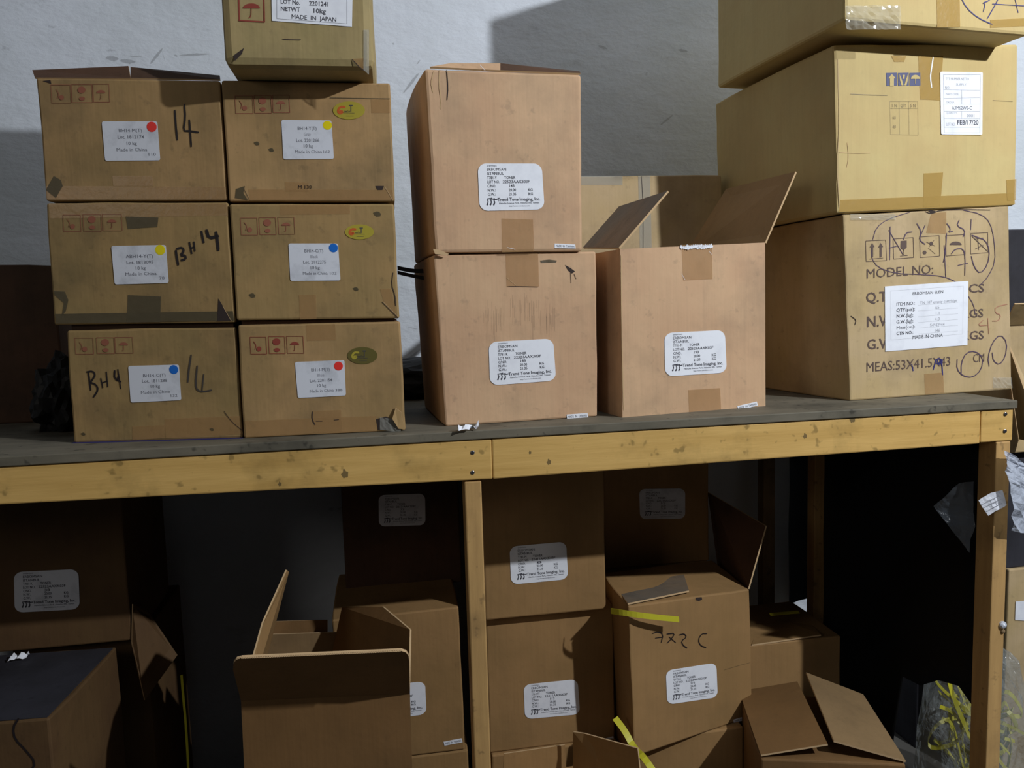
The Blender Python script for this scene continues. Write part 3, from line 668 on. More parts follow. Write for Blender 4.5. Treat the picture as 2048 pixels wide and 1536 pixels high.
# blue symbols
bm = bmesh.new()
for x in (1772, 1795.5, 1818.5): bm.faces.new([bm.verts.new(p) for p in fc.quad([(x, 146), (x+21.5, 145.5), (x+22, 171), (x+.5, 172)], .0007)])
sy = obj('handling_symbols', bm, M['blue_st'], c2['root'])
bm = bmesh.new()
def poly(bm, fc, pts, off=.0013): bm.faces.new([bm.verts.new(fc.pt(x, y, off)) for x, y in pts])
poly(bm, fc, [(1783, 148), (1790.5, 157), (1787, 157), (1787, 172), (1779, 172), (1779, 157), (1775.5, 157)])
poly(bm, fc, [(1798, 148), (1803, 160), (1806, 171), (1802, 171), (1799, 160)]); poly(bm, fc, [(1815, 148), (1811, 160), (1808, 171), (1812, 171), (1815, 160)]); poly(bm, fc, [(1804, 150), (1809, 150), (1808, 158), (1805, 158)])
poly(bm, fc, [(1830+9*math.cos(math.pi+math.pi*i/10), 158+8*math.sin(math.pi+math.pi*i/10)) for i in range(11)]); poly(bm, fc, [(1829.5, 158), (1830.5, 158), (1830.5, 168), (1829.5, 168)])
obj('symbol_cutout', bm, M['yellow'], sy)
bm = ribbon_bm(fc, [[(1779, 203), (1835, 203)], [(1835, 203), (1836, 270)], [(1836, 270), (1781, 269)], [(1781, 269), (1779, 203)], [(1798, 203), (1799, 269)], [(1817, 203), (1818, 269)], [(1780, 217), (1835, 217)]], .0011)
Qt = fc.quad([(1779, 203), (1835, 203), (1835, 270), (1779, 270)], .0009); PQ = lambda u, v: (Qt[0]*(1-u)+Qt[1]*u)*(1-v)+(Qt[3]*(1-u)+Qt[2]*u)*v
put_text(bm, PQ, '1 N', .06, .17, .1, .2); put_text(bm, PQ, 'QTY', .39, .17, .1, .2); put_text(bm, PQ, 'S N', .73, .17, .1, .2); put_text(bm, PQ, '65', .1, .52, .09, .12); put_text(bm, PQ, '40', .1, .8, .09, .12)
obj('printed_table', bm, M['tape_dark'], c2['root'])
kq = [(1879, 144), (1964, 145), (1963, 270), (1881, 269)]; Q = fc.quad(kq, .001)
lab = obj('shipping_label', slab(rpoly(Q, (.03, .02), 3), .0012, fc.n), M['paper'], c2['root'])
Q2 = [p+fc.n*.0014 for p in Q]; P = lambda u, v: (Q2[0]*(1-u)+Q2[1]*u)*(1-v)+(Q2[3]*(1-u)+Q2[2]*u)*v
bm = ribbon_bm(fc, [[(1885, 150), (1959, 150)], [(1885, 150), (1887, 266)], [(1959, 150), (1958, 266)], [(1887, 266), (1958, 266)], [(1885, 180), (1958, 181)], [(1886, 197), (1958, 196)], [(1886, 209), (1958, 209)], [(1886, 223), (1958, 223)], [(1886, 237), (1958, 238)], [(1922, 181), (1922, 209)], [(1922, 223), (1922, 238)], [(1887, 255), (1958, 255)]], .0007, .0026)
put_text(bm, P, 'TYT NUMBER NETTO', .12, .13, .04, .55, bold=0); put_text(bm, P, 'SUPPLY', .36, .22, .04, .25, bold=0); put_text(bm, P, 'NO.', .1, .27, .04, .12, bold=0)
put_text(bm, P, 'PARTS CODE', .12, .37, .03, .3, bold=0); put_text(bm, P, '1', .68, .5, .08, .03); put_text(bm, P, 'ORDER', .12, .5, .03, .2, bold=0); put_text(bm, P, '0001', .62, .72, .05, .18)
put_text(bm, P, 'QUANTITY', .12, .67, .03, .26, bold=0); put_text(bm, P, 'LOT NO.', .12, .86, .05, .22)
obj('printing', bm, M['ink_ll'], lab)
bm = bmesh.new(); put_text(bm, P, 'A3M62W0-C', .26, .60, .055, .48, bold=.02); put_text(bm, P, 'FEB/17/20', .38, .84, .075, .52, bold=.015); obj('bold_printing', bm, M['ink'], lab)
tape(c2, [(1836, 112), (1886, 112), (1880, 201), (1840, 199)], 'tape_y'); tape(c2, [(1847, 347), (1886, 345), (1880, 412), (1846, 415)], 'tape_y'); tape(c2, [(1680, 400), (2028, 386), (2030, 409), (1678, 424)], 'tape_y', .0002)
tape(c2, [(2012, 360), (2032, 358), (2031, 400), (2014, 402)], 'tape_y', .0006); tape(c2, [(1782, 112), (1812, 112), (1808, 124), (1788, 124)], 'tape_y', .0006)
writing(fc, [[(1866, 114), (1862, 140), (1860, 155), (1863, 176)]], .0032, M['paper'], c2['root'], 'glint_of_tape')
writing(fc, [[(1700, 188), (1735, 190), (1775, 191)], [(1985, 201), (2025, 203)]], .0018, M['tape_dark'], c2['root'], 'scuff')
writing(fc, [[(1677, 305), (1710, 307), (1740, 306)], [(1694, 285), (1697, 315), (1693, 335)]], .0012, M['edge'], c2['root'], 'crease')
writing(fc, [[(1675, 118), (1678, 250), (1674, 330), (1678, 415)]], .0016, M['buff'], c2['root'], 'crease')
fc = c1['face']
tape(c1, [(1872, -60), (1918, -60), (1920, 54), (1874, 55)], 'tape_y'); tape(c1, [(1980, 40), (2060, 36), (2058, 52), (1980, 56)], 'tape_y')
writing(fc, [[(1919, -10), (1932, 16), (1955, 36), (1984, 49)], [(1966, 24), (1970, 8), (1964, 6), (1978, 2), (1986, -10)], [(1974, 38), (1990, 10), (1998, -6)], [(1984, 8), (2048, 12)], [(2028, -8), (2036, 26)]], .0022, M['pen_b'], c1['root'])
def wrinkle(ct, x0, y0, x1, y1, m='tape_clear', nx=10, ny=5, amp=.006, name='wrinkled_tape', sd=1):
    bm = bmesh.new(); g = {}
    for i in range(nx):
        for j in range(ny):
            g[i, j] = bm.verts.new(ct['face'].pt(x0+(x1-x0)*i/(nx-1), y0+(y1-y0)*j/(ny-1), .001+amp*abs(noise.noise(Vector((i*.8, j*.9, sd))))))
    for i in range(nx-1):
        for j in range(ny-1): bm.faces.new((g[i, j], g[i+1, j], g[i+1, j+1], g[i, j+1]))
    return obj(name, bm, M[m], ct['root'])
wrinkle(c1, 1690, 12, 1800, 60, nx=16, ny=8, amp=.01); wrinkle(c3, 1700, 428, 1790, 440, amp=.005, sd=5); wrinkle(c3, 1985, 755, 2022, 776, amp=.008, sd=8)
# bottom carton: print, icons, scrawl
fc = c3['face']
bm = bmesh.new()
def print_px(bm, s, x0, y0, x1, y1, h, bold=.012):
    """baseline from (x0,y0) to (x1,y1), cap height h px"""
    A_, B_ = fc.pt(x0, y0, .0008), fc.pt(x1, y1, .0008); U_ = fc.pt(x0, y0-h, .0008)-A_
    vs, fs, a0, a1 = text_geo(s, bold)
    bv = [bm.verts.new(A_+(B_-A_)*((a-a0)/(a1-a0))+U_*(b_/.7)) for a, b_ in vs]
    for f_ in fs: bm.faces.new([bv[i] for i in f_])
bm.free()
for w_ in (('MODEL NO:', 1731, 557, 1866, 547, 19), ('Q.TY', 1731, 605, 1790, 601, 20), ('N.W:', 1732, 654, 1790, 650, 21), ('G.W:', 1733, 699, 1790, 695, 20), ('PCS', 1922, 586, 1968, 584, 17), ('KGS', 1922, 636, 1966, 634, 17), ('KGS', 1922, 680, 1967, 678, 17), ('MEAS:53X41.5X43', 1731, 744, 1900, 731, 19), ('CM', 1945, 725, 1968, 723, 17)):
    bm = bmesh.new(); print_px(bm, *w_); obj('printed_text', bm, M['print_g'], c3['root'])
bm = bmesh.new()
ic = [[(1731, 482), (1771, 480), (1773, 521), (1732, 523)], [(1786, 478), (1826, 475), (1827, 515), (1787, 518)], [(1839, 474), (1878, 471), (1879, 512), (1840, 515)], [(1891, 471), (1929, 469), (1930, 509), (1892, 512)], [(1941, 467), (1975, 465), (1976, 505), (1941, 508)]]
for q in ic: ribbon_bm(fc, [[a, b_] for a, b_ in zip(q, q[1:]+q[:1])], .0016, .0008, bm)
for x in (1744, 1761): poly(bm, fc, [(x, 486), (x+5, 494), (x+2, 494), (x+2, 514), (x-2, 515), (x-2, 494), (x-5, 495)], .0008)
ribbon_bm(fc, [[(1739, 518), (1766, 516)]], .0014, .0008, bm)
poly(bm, fc, [(1801, 482), (1813, 481), (1813, 495), (1807, 501), (1801, 496)], .0008); ribbon_bm(fc, [[(1807, 500), (1808, 510)], [(1800, 512), (1815, 511)]], .0016, .0008, bm)
poly(bm, fc, [(1862+4*math.cos(i), 487+4*math.sin(i)) for i in range(6)], .0008); poly(bm, fc, [(1849+4*math.cos(i), 505+4*math.sin(i)) for i in range(6)], .0008); ribbon_bm(fc, [[(1856, 496), (1870, 508)], [(1852, 484), (1870, 492)], [(1868, 480), (1858, 494)]], .0012, .0008, bm)
poly(bm, fc, [(1911+12*math.cos(math.pi+math.pi*i/10), 490+7*math.sin(math.pi+math.pi*i/10)) for i in range(11)], .0008)
ribbon_bm(fc, [[(1955, 476), (1957, 500)], [(1950, 478), (1966, 476)], [(1943, 472), (1975, 503)], [(1950, 498), (1966, 490)]], .0022, .0008, bm)
obj('printed_symbols', bm, M['print_g'], c3['root'])
kq = [(1769, 573), (1936, 562), (1934, 690), (1770, 703)]; Q = fc.quad(kq, .001); lab = obj('shipping_label', slab(Q, .0004, fc.n), M['paper'], c3['root'])
P = lambda u, v: (Q[0]*(1-u)+Q[1]*u)*(1-v)+(Q[3]*(1-u)+Q[2]*u)*v+fc.n*.0007
bm = bmesh.new(); put_text(bm, P, 'ERBOMSAN ELEN', .32, .16, .045, .37, bold=.02)
for i, s in enumerate(('ITEM NO.:', 'QTY(pcs):', 'N.W.(kg):', 'G.W.(kg):', 'Meas(cm):', 'CTN NO.:')): put_text(bm, P, s, .13, .31+i*.09, .05, (.22, .22, .2, .2, .22, .2)[i], bold=.015)
put_text(bm, P, 'MADE IN CHINA', .32, .84, .055, .37)
obj('printing', bm, M['ink'], lab)
bm = bmesh.new(); put_text(bm, P, 'TN 107 empty cartridge', .41, .31, .045, .45, bold=0)
for i, s in enumerate(('65', '1.1', '4.0', '54*42*44', '146')): put_text(bm, P, s, .62, .40+i*.09, .05, (.05, .05, .06, .18, .07)[i], 'C', bold=0)
ribbon_bm(fc, [[(1780, 582), (1926, 572)], [(1926, 572), (1924, 668)], [(1780, 582), (1781, 680)], [(1781, 680), (1924, 668)]]+[[(1835, 599+i*11.5), (1915, 593+i*11.5)] for i in range(1, 7)], .0006, .0015, bm)
obj('fine_printing', bm, M['ink_ll'], lab)
writing(fc, [[(1745, 480), (1752, 455), (1775, 438), (1820, 424)], [(1744, 495), (1742, 515), (1755, 535), (1790, 547), (1840, 549), (1885, 552), (1915, 565), (1935, 590), (1947, 610), (1950, 628)],
             [(1925, 420), (1962, 428), (1980, 445), (1988, 480), (1990, 525), (1975, 555), (1960, 570)]], .0018, M['pen'], c3['root'])
writing(fc, [[(1780, 453), (1779, 520)], [(1777, 460), (1806, 510)], [(1778, 496), (1795, 492)], [(1806, 480), (1812, 465), (1824, 464)], [(1833, 447), (1842, 462), (1838, 480), (1850, 489)], [(1850, 450), (1838, 478)],
             [(1893, 447), (1901, 458), (1896, 465), (1906, 462)], [(1918, 440), (1913, 452), (1930, 460), (1926, 474)], [(1942, 438), (1941, 460)], [(1888, 490), (1891, 555)], [(1893, 466), (1890, 510), (1886, 525)],
             [(1902, 508), (1910, 498), (1926, 497), (1930, 515), (1929, 551)], [(1915, 531), (1936, 526)], [(1942, 512), (1948, 535), (1960, 548), (1975, 530), (1979, 500), (1970, 480), (1955, 475), (1943, 470)]], .0026, M['pen'], c3['root'])
writing(fc, [[(1914, 718), (1913, 738), (1925, 752), (1945, 755), (1962, 740), (1966, 715), (1950, 702), (1932, 705), (1922, 725), (1922, 750)], [(1978, 733), (1975, 715), (1984, 685), (2000, 668), (2014, 685), (2010, 715), (1998, 730), (1986, 722), (1984, 705)]], .0026, M['pen'], c3['root'])
writing(fc, [[(1866, 740), (1873, 712), (1877, 735), (1882, 712), (1885, 750)], [(1875, 716), (1888, 722), (1872, 728)], [(1879, 718), (1884, 735)], [(1823, 728), (1826, 742)]], .0032, M['pen_b'], c3['root'])
writing(fc, [[(1966, 640), (1954, 652), (1976, 650)], [(1975, 636), (1977, 668)], [(2015, 608), (1990, 614), (1990, 626), (2002, 630), (1996, 642), (1984, 642)]], .0022, M['redpen'], c3['root'])
tape(c3, [(1862, 426), (1892, 424), (1892, 468), (1852, 466)], 'tape'); tape(c3, [(1848, 748), (1886, 745), (1888, 786), (1850, 789)], 'tape')
patch(c3, [(1856, 420), (1872, 422), (1862, 428)]); writing(fc, [[(1701, 632), (1712, 640), (1709, 650)]], .002, M['stain'], c3['root'], 'tear')
writing(fc, [[(1850, 423), (1862, 428), (1880, 420), (1930, 419), (1980, 420)]], .002, M['stain'], c3['root'], 'torn_edge')

# ---------------------------------------------------------------- things behind and between, on the bench
def blob(name, c, size, m, label, cat, seed=0, amp=.25, sub=4, flatb=True, group=None, fr=2.2):
    bm = bmesh.new(); bmesh.ops.create_icosphere(bm, subdivisions=sub, radius=1)
    for v in bm.verts:
        d = v.co.normalized(); k = 1+amp*noise.noise(d*fr+Vector((seed, 0, 0)))+amp*.6*noise.noise(d*fr*2.6+Vector((0, seed, 0)))+amp*.35*abs(noise.noise(d*fr*6+Vector((0, 0, seed))))
        z = d.z*k
        if flatb: z = max(z, -.72)
        v.co = Vector((d.x*k*size[0], d.y*k*size[1], (z+(.72 if flatb else 0))*size[2]))+Vector(c)
    return tag(obj(name, bm, m, None, loc=c, smooth=False), label, cat, group)
blob('plastic_sack', (.10, 2.14, Z0), (.21, .09, .062), M['black'], 'black crumpled plastic sack at the back of the bench behind the toner cartons', 'bag', 3, .15)
# black strap between the stacks
def band(pts, w, t, wdir):
    bm = bmesh.new(); wdir = Vector(wdir).normalized(); prev = None; P = [Vector(p) for p in pts]
    for _ in range(2):
        q = [P[0]]
        for a, b2 in zip(P, P[1:]): q += [a.lerp(b2, .25), a.lerp(b2, .75)]
        P = q+[P[-1]]
    for i, a in enumerate(P):
        d = (P[min(i+1, len(P)-1)]-P[max(i-1, 0)]).normalized(); n = d.cross(wdir).normalized()
        cur = [bm.verts.new(a+wdir*sx*w/2+n*sn*t/2) for sx, sn in ((-1, -1), (1, -1), (1, 1), (-1, 1))]
        if prev:
            for k in range(4): bm.faces.new((prev[k], prev[(k+1) % 4], cur[(k+1) % 4], cur[k]))
        else: bm.faces.new(cur)
        prev = cur
    bm.faces.new(prev[::-1]); return bm
sr = root('black_strap', ony(830, 548, 1.72), 'slack black strap stretched between the left stack and the tall toner cartons', 'strap')
obj('upper_band', band([ony(795, 536, 1.72), ony(830, 543, 1.72), ony(874, 541, 1.70)], .009, .0015, (0, .2, 1)), M['blackstrap'], sr)
obj('lower_band', band([ony(795, 545, 1.725), ony(830, 553, 1.72), ony(874, 561, 1.70)], .008, .0015, (0, .2, 1)), M['blackstrap'], sr)
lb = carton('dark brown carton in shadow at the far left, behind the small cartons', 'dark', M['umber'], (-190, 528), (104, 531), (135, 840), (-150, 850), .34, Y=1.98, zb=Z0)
blob('plastic_wrap', (-.69, 1.83, Z0), (.06, .08, .09), M['black'], 'dark grey crumpled plastic wrap wedged at the left of the small cartons', 'plastic', 9, .3)
def scrap(name, c, s, label, m, seed, tilt=(0, 0, 1), txt=None):
    bm = bmesh.new(); g = {}
    for i in range(7):
        for j in range(5):
            x = (i/6-.5)*s[0]; y = (j/4-.5)*s[1]; h = s[2]*(.2+abs(noise.noise(Vector((i*.6, j*.7, seed)))*1.6))
            g[i, j] = bm.verts.new(Vector(c)+Vector((x+.004*noise.noise(Vector((j, i, seed))), y*.9+x*.25, h)))
    for i in range(6):
        for j in range(4): bm.faces.new((g[i, j], g[i+1, j], g[i+1, j+1], g[i, j+1]))
    return tag(obj(name, bm, m, None, loc=c), label, 'paper')
p = onz(937, 861, Z0); scrap('paper_scrap', (p.x, p.y, Z0+.0005), (.042, .03, .014), 'crumpled white paper scrap on the bench edge below the tall toner carton', M['paper'], 2)
p = onz(45, 815, Z0); scrap('paper_scrap', (p.x, p.y, Z0+.0005), (.03, .02, .01), 'tiny pale paper scrap on the bench in the dark left corner', M['paper_d'], 5)

# ---------------------------------------------------------------- under the bench
L0, L1_, L2_ = FZ, .186, .545
def under(label, group, mat, TL, TR, BR, BL, depth, Y, yaw, zb, zt=None, **k):
    ct = carton(label, group, mat, TL, TR, BR, BL, depth, Y=Y, yaw=yaw, zb=zb, zt=zt, **k); return ct
def plain(label, x0, x1, y0, y1, z0, z1, m='tan_low', group='cartons standing on the floor under the bench', rot=0):
    c0 = Vector(((x0+x1)/2, (y0+y1)/2, 0)); R_ = Matrix.Rotation(math.radians(rot), 3, 'Z')
    q = [Vector(p) for p in ((x0, y0, z1), (x1, y0, z1), (x1, y0, z0), (x0, y0, z0))]
    q = [c0+R_ @ (p-c0) for p in q]
    bm, bd = hull_bm(q, y1-y0, seed=random.random()*40)
    r = root('cardboard_box', (c0.x, c0.y, z0), label, 'box', group); obj('body', bm, M[m], r)
    return dict(root=r, face=Face(q[3], Vector((-bd.x, -bd.y, 0))), q=q, bdir=bd)
GU = 'toner cartons stacked under the bench'
m3 = plain('brown carton on the floor at the foot of the middle column', .225, .55, 1.82, 2.15, FZ, L1_-.001)
m2 = under('brown toner carton right of the middle post, lower one of the labelled pair', GU, M['tan_low'], (970, 1240), (1218, 1209), (1230, 1478), (980, 1512), .33, 1.83, 0, L1_, L2_-.002)
m1 = under('brown toner carton right of the middle post, half shaded by the bench', GU, M['tan_low'], (965, 905), (1196, 880), (1212, 1214), (972, 1243), .33, 1.80, 0, L2_, .905)
toner_label(m1, [(1019, 1093), (1132, 1083), (1136, 1158), (1022, 1169)], '781-M', '22411AAXK03F', '8'); toner_label(m2, [(1047, 1369), (1155, 1358), (1160, 1428), (1050, 1438)], '781-MTT', '22411AAX003F', '113')
origin_sticker(m2, [(1196, 1480), (1226, 1472), (1228, 1480), (1198, 1488)])
# 772 C carton
r2b = plain('brown carton on the floor carrying the carton marked 772 C', .56, .875, 1.77, 2.05, FZ, .208)
r2 = under('brown toner carton handwritten 772 C with a white label, torn top flap', GU, M['tan_low'], (1256, 1213), (1499, 1178), (1505, 1436), (1268, 1490), .24, 1.70, 17, .209, bd=Vector((.02, 1, 0)).normalized())
toner_label(r2, [(1331, 1341), (1432, 1325), (1435, 1394), (1334, 1409)], '772-C', '22523AAXK03F', '173'); origin_sticker(r2, [(1466, 1439), (1498, 1430), (1500, 1437), (1467, 1445)])
writing(r2['face'], [[(1304, 1267), (1316, 1263), (1326, 1268), (1322, 1285)], [(1310, 1276), (1326, 1274)], [(1333, 1268), (1350, 1266), (1342, 1278), (1334, 1286)], [(1338, 1274), (1351, 1285)], [(1357, 1270), (1368, 1267), (1373, 1274), (1362, 1282), (1366, 1291), (1374, 1296)],
                     [(1414, 1267), (1403, 1267), (1396, 1279), (1400, 1291), (1412, 1295)]], .003, MK, r2['root'])
fc = r2['face']; bd = r2['bdir']; q0, q1 = r2['q'][0], r2['q'][1]
ct = r2
K = lambda x, y, d, c=r2: onp(x, y, c['face'].A+c['bdir']*d, c['face'].n)
flap(r2, [q0+Vector((0, 0, .004)), K(1378, 1184, .02), K(1368, 1152, .15), K(1228, 1172, .17)], M['greyflap'], .004)
flap(r2, [q1, K(1534, 1052, .0), K(1418, 985, .28), K(1440, 1150, .28)], M['umber'], .004)  # raised flap in umber: the shade on its inner face is painted
patch(r2, [(1391, 1195), (1403, 1194), (1404, 1199), (1398, 1202), (1391, 1200)])
writing(fc, [[(1447, 1340), (1480, 1330), (1500, 1325)]], .0012, M['tape_dark'], r2['root'], 'crease')
# dark boxes behind
r6 = plain('dark carton behind the one marked 772 C, carrying a labelled carton', .60, .92, 2.09, 2.38, FZ, L2_-.002, 'tan_low')
r1 = under('dim toner carton deep under the bench, pale label, behind the 772 C carton', GU, M['tan_low'], (1203, 905), (1418, 890), (1418, 1130), (1210, 1140), .3, 2.08, 0, L2_, .905)
toner_label(r1, [(1278, 978), (1370, 977), (1370, 1037), (1280, 1038)], '781-K', '22521AAX303F', '52', paper=M['paper_d'])
# left part under the bench
l5 = plain('brown carton on the floor left of middle post, beneath a labelled carton', -.165, .17, 1.86, 2.19, FZ, L1_-.001)
l4 = under('brown toner carton left of middle post, label half hidden by an open carton', GU, M['tan_low'], (664, 1240), (917, 1214), (930, 1490), (680, 1525), .33, 1.86, 0, L1_)
toner_label(l4, [(728, 1376), (850, 1362), (853, 1428), (731, 1444)], '781-Y', '22411AAXK03F', '61'); origin_sticker(l4, [(887, 1483), (923, 1476), (925, 1484), (889, 1491)])
roof_flap(l4, [(775, 1228, .02), (880, 1219, .02), (870, 1209, .16), (769, 1212, .16)], .004, 'tan_low')
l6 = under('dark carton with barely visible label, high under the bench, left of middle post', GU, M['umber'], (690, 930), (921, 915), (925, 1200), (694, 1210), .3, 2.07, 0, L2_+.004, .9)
toner_label(l6, [(757, 990), (850, 987), (851, 1050), (758, 1053)], '781-C', '22521AAX303F', '77', paper=M['paper_d'])
# far left
l8 = plain('dark carton on the floor under the left labelled carton', -.9, -.6, 1.94, 2.27, FZ, L2_-.002, 'umber_shaded')
l1 = under('toner carton at far left under the bench, dim label, torn flap at right edge', GU, M['umber_shaded'], (-60, 960), (250, 945), (265, 1285), (-45, 1302), .33, 1.885, 0, L2_, .9)
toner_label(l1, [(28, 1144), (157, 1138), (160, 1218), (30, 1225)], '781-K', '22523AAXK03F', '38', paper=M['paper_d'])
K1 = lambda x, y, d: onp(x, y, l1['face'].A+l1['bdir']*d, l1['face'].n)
flap(l1, [K1(266, 1208, -.004), K1(300, 1228, .04), K1(355, 1310, .05), K1(290, 1400, -.03), K1(264, 1285, -.006)], M['umber_shaded'], .004)
l2b = plain('brown carton on the floor at the far left, under the black topped carton', -.94, -.60, 1.55, 1.87, FZ, L1_-.002, m='umber_shaded')
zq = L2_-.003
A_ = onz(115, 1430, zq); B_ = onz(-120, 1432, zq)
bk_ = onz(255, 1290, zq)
l2 = plain('brown carton with black grimy top in the front left corner under the bench', A_.x-.33, A_.x, A_.y, A_.y+.32, L1_, zq, rot=-4, m='umber_shaded')
fc = Face(Vector(l2['q'][3]), l2['face'].n)
l2['face'] = fc
tp = slab([l2['q'][0]+Vector((.004, .004, .001)), l2['q'][1]+Vector((-.004, .004, .001)), l2['q'][1]+l2['bdir']*.31+Vector((-.004, 0, .001)), l2['q'][0]+l2['bdir']*.31+Vector((.004, 0, .001))], .0015, Vector((0, 0, 1)))
obj('grimy_top', tp, M['blacktop'], l2['root'])
writing(fc, [[(38, 1436), (26, 1455), (30, 1478), (52, 1500), (72, 1525), (60, 1545)]], .004, MK, l2['root'])
sf = Face(l2['q'][1], Vector((l2['bdir'].y, -l2['bdir'].x, 0)))
bm = bmesh.new(); Qs = [sf.pt(132, 1440, .001), sf.pt(178, 1390, .001), sf.pt(178, 1425, .001), sf.pt(134, 1476, .001)]
put_text(bm, lambda u, v: (Qs[0]*(1-u)+Qs[1]*u)*(1-v)+(Qs[3]*(1-u)+Qs[2]*u)*v, 'TOL', .05, .85, .7, .8); obj('printed_text', bm, M['stain'], l2['root'])
p = onz(38, 1322, zq); scrap('paper_scrap', (p.x, p.y, zq+.004), (.034, .024, .014), 'small white paper scrap lying on the black topped carton', M['paper'], 8)
obj_s = root('yellow_strap_end', ony(370, 1395, 1.8), 'thin greenish strap end hanging in the dark left of the open carton', 'strap')
obj('band', band([ony(363, 1350, 1.8), ony(366, 1390, 1.8), ony(372, 1450, 1.78), ony(380, 1600, 1.76)], .005, .001, (1, .6, 0)), M['strap'], obj_s)

# open carton in front (rounded front flap up)
l3b = plain('carton on the floor under the open carton with the rounded flap', -.30, .03, 1.47, 1.79, FZ, L1_-.002)
l3 = open_carton('open brown carton in the foreground with a rounded front flap raised', 'open', M['brown'], (482, 1402), (820, 1388), (826, 1640), (492, 1660), .31, Y=1.46, yaw=0, zb=L1_)
fc = l3['face']; q0, q1 = l3['q'][0], l3['q'][1]; b0, b1_ = l3['bk'][0], l3['bk'][1]
lean = .03
G = lambda x, y, d: onp(x, y, fc.A-fc.n*d, fc.n)
pts = [G(x, y, d) for x, y, d in ((482, 1402, 0), (466, 1340, -.095), (467, 1327, -.11), (473, 1319, -.12), (484, 1316, -.122), (640, 1309, -.122), (802, 1302, -.122), (812, 1305, -.12), (817, 1312, -.112), (819, 1325, -.098), (820, 1388, 0))]
flap(l3, pts, M['brown'], .005, 'front_flap')
bm = bmesh.new()
for i in range(90):           # flutes along the cut edge
    x = 484+i*3.55; y = 1316-(x-484)*.044; p = G(x, y, -.127); s = .0024
    for k in (0, 1):
        a = p+Vector(((k-.5)*.0035, 0, 0)); bm.faces.new([bm.verts.new(a+Vector(v)) for v in ((-.0006+.0016*(k*2-1)*-1, 0, -.0014), (.0006+.0016*(k*2-1)*-1, 0, -.0014), (.0006+.0016*(k*2-1), .0045, .0016), (-.0006+.0016*(k*2-1), .0045, .0016))])
obj('corrugated_edge', bm, M['edge'], l3['root'])
H = lambda x, y, Y: ony(x, y, Y)
flap(l3, [H(502, 1400, 1.47), H(508, 1312, 1.49), H(526, 1247, 1.52), H(574, 1140, 1.62), H(578, 1144, 1.63), H(545, 1245, 1.76), H(530, 1330, 1.77)], M['tan_low'], .003, 'left_flap')
flap(l3, [H(520, 1345, 1.77), H(538, 1243, 1.795), H(655, 1240, 1.795), H(655, 1345, 1.77)], M['brown'], .004, 'back_flap')
flap(l3, [H(820, 1385, 1.48), H(822, 1310, 1.5), H(823, 1259, 1.52), H(768, 1213, 1.64), H(687, 1214, 1.74), H(664, 1320, 1.765)], M['brown'], .004, 'right_flap')

# foreground cartons below the middle
m4 = plain('open carton at the bottom edge, right of middle post, two flaps raised', .235, .545, 1.46, 1.76, FZ, .17, group='open')
m4['root'].name = 'open_cardboard_box'
flap(m4, [H(1004, 1620, 1.73), H(1008, 1508, 1.735), H(1130, 1490, 1.735), H(1136, 1612, 1.73)], M['tan_low'], .004)
flap(m4, [H(1146, 1610, 1.70), H(1146, 1464, 1.70), H(1168, 1467, 1.68), H(1275, 1497, 1.55), H(1290, 1640, 1.55)], M['tan_low'], .004)
r4 = plain('long brown carton on the floor under the bench, right of the one marked 772 C', .945, 1.25, 1.93, 2.2, FZ, .345)
flap(r4, [H(1503, 1292, 1.93), H(1642, 1272, 1.93), H(1600, 1226, 2.15), H(1530, 1228, 2.15)], M['tan_low'], .004)
# open carton front right, two lid flaps tented
zr = .255
f0 = onz(1523, 1518, zr); f1 = onz(1812, 1530, zr); r5r = math.degrees(math.atan2(f1.y-f0.y, f1.x-f0.x))
wdir5 = (f1-f0).normalized(); bd5 = Vector((-wdir5.y, wdir5.x, 0)); wid = (f1-f0).length
r = root('cardboard_box', (f0+f1)/2+bd5*.17-Vector((0, 0, zr-FZ)), 'carton in the lower right foreground, its two lid flaps tented open', 'box', 'open')
q = [f0, f1, Vector((f1.x, f1.y, FZ)), Vector((f0.x, f0.y, FZ))]; bm, _ = hull_bm(q, .30, seed=4); obj('body', bm, M['brown'], r); r5 = dict(root=r)
mid = f0.lerp(f1, .49)
T = lambda p, up, d: p+bd5*d+Vector((0, 0, up))
flap(r5, [T(f0, .004, .004), T(f0.lerp(f1, .475), .032, .012), T(f0.lerp(f1, .475), .038, .296), T(f0, .006, .296)], M['brown'], .004)
flap(r5, [T(f0.lerp(f1, .52), .036, .02), T(f1, .004, .004), T(f1, .008, .296), T(f0.lerp(f1, .56), .052, .32)], M['inside'], .004)
# yellow packing straps
ys = root('yellow_strap', ony(1290, 1232, 1.66), 'yellow plastic strap sticking out across the top of the 772 C carton', 'strap')
obj('band', band([ony(1222, 1222, 1.72), ony(1248, 1226, 1.688), ony(1290, 1232, 1.675), ony(1358, 1239, 1.69)], .0135, .0012, (0, .1, 1)), M['strap'], ys)
ys = root('yellow_strap', ony(1270, 1490, 1.66), 'yellow plastic strap running down left of the 772 C carton', 'strap')
obj('band', band([ony(1230, 1436, 1.72), ony(1250, 1462, 1.69), ony(1268, 1497, 1.66), ony(1290, 1516, 1.6), ony(1330, 1580, 1.55)], .017, .0012, (1, .5, .25)), M['strap'], ys)
ys = root('yellow_strap', ony(1570, 1226, 2.0), 'short yellow strap lying on the long carton at the back right', 'strap')
obj('band', band([ony(1540, 1229, 2.02), ony(1570, 1226, 2.02), ony(1598, 1224, 2.02)], .01, .0012, (0, 1, .4)), M['strap'], ys)

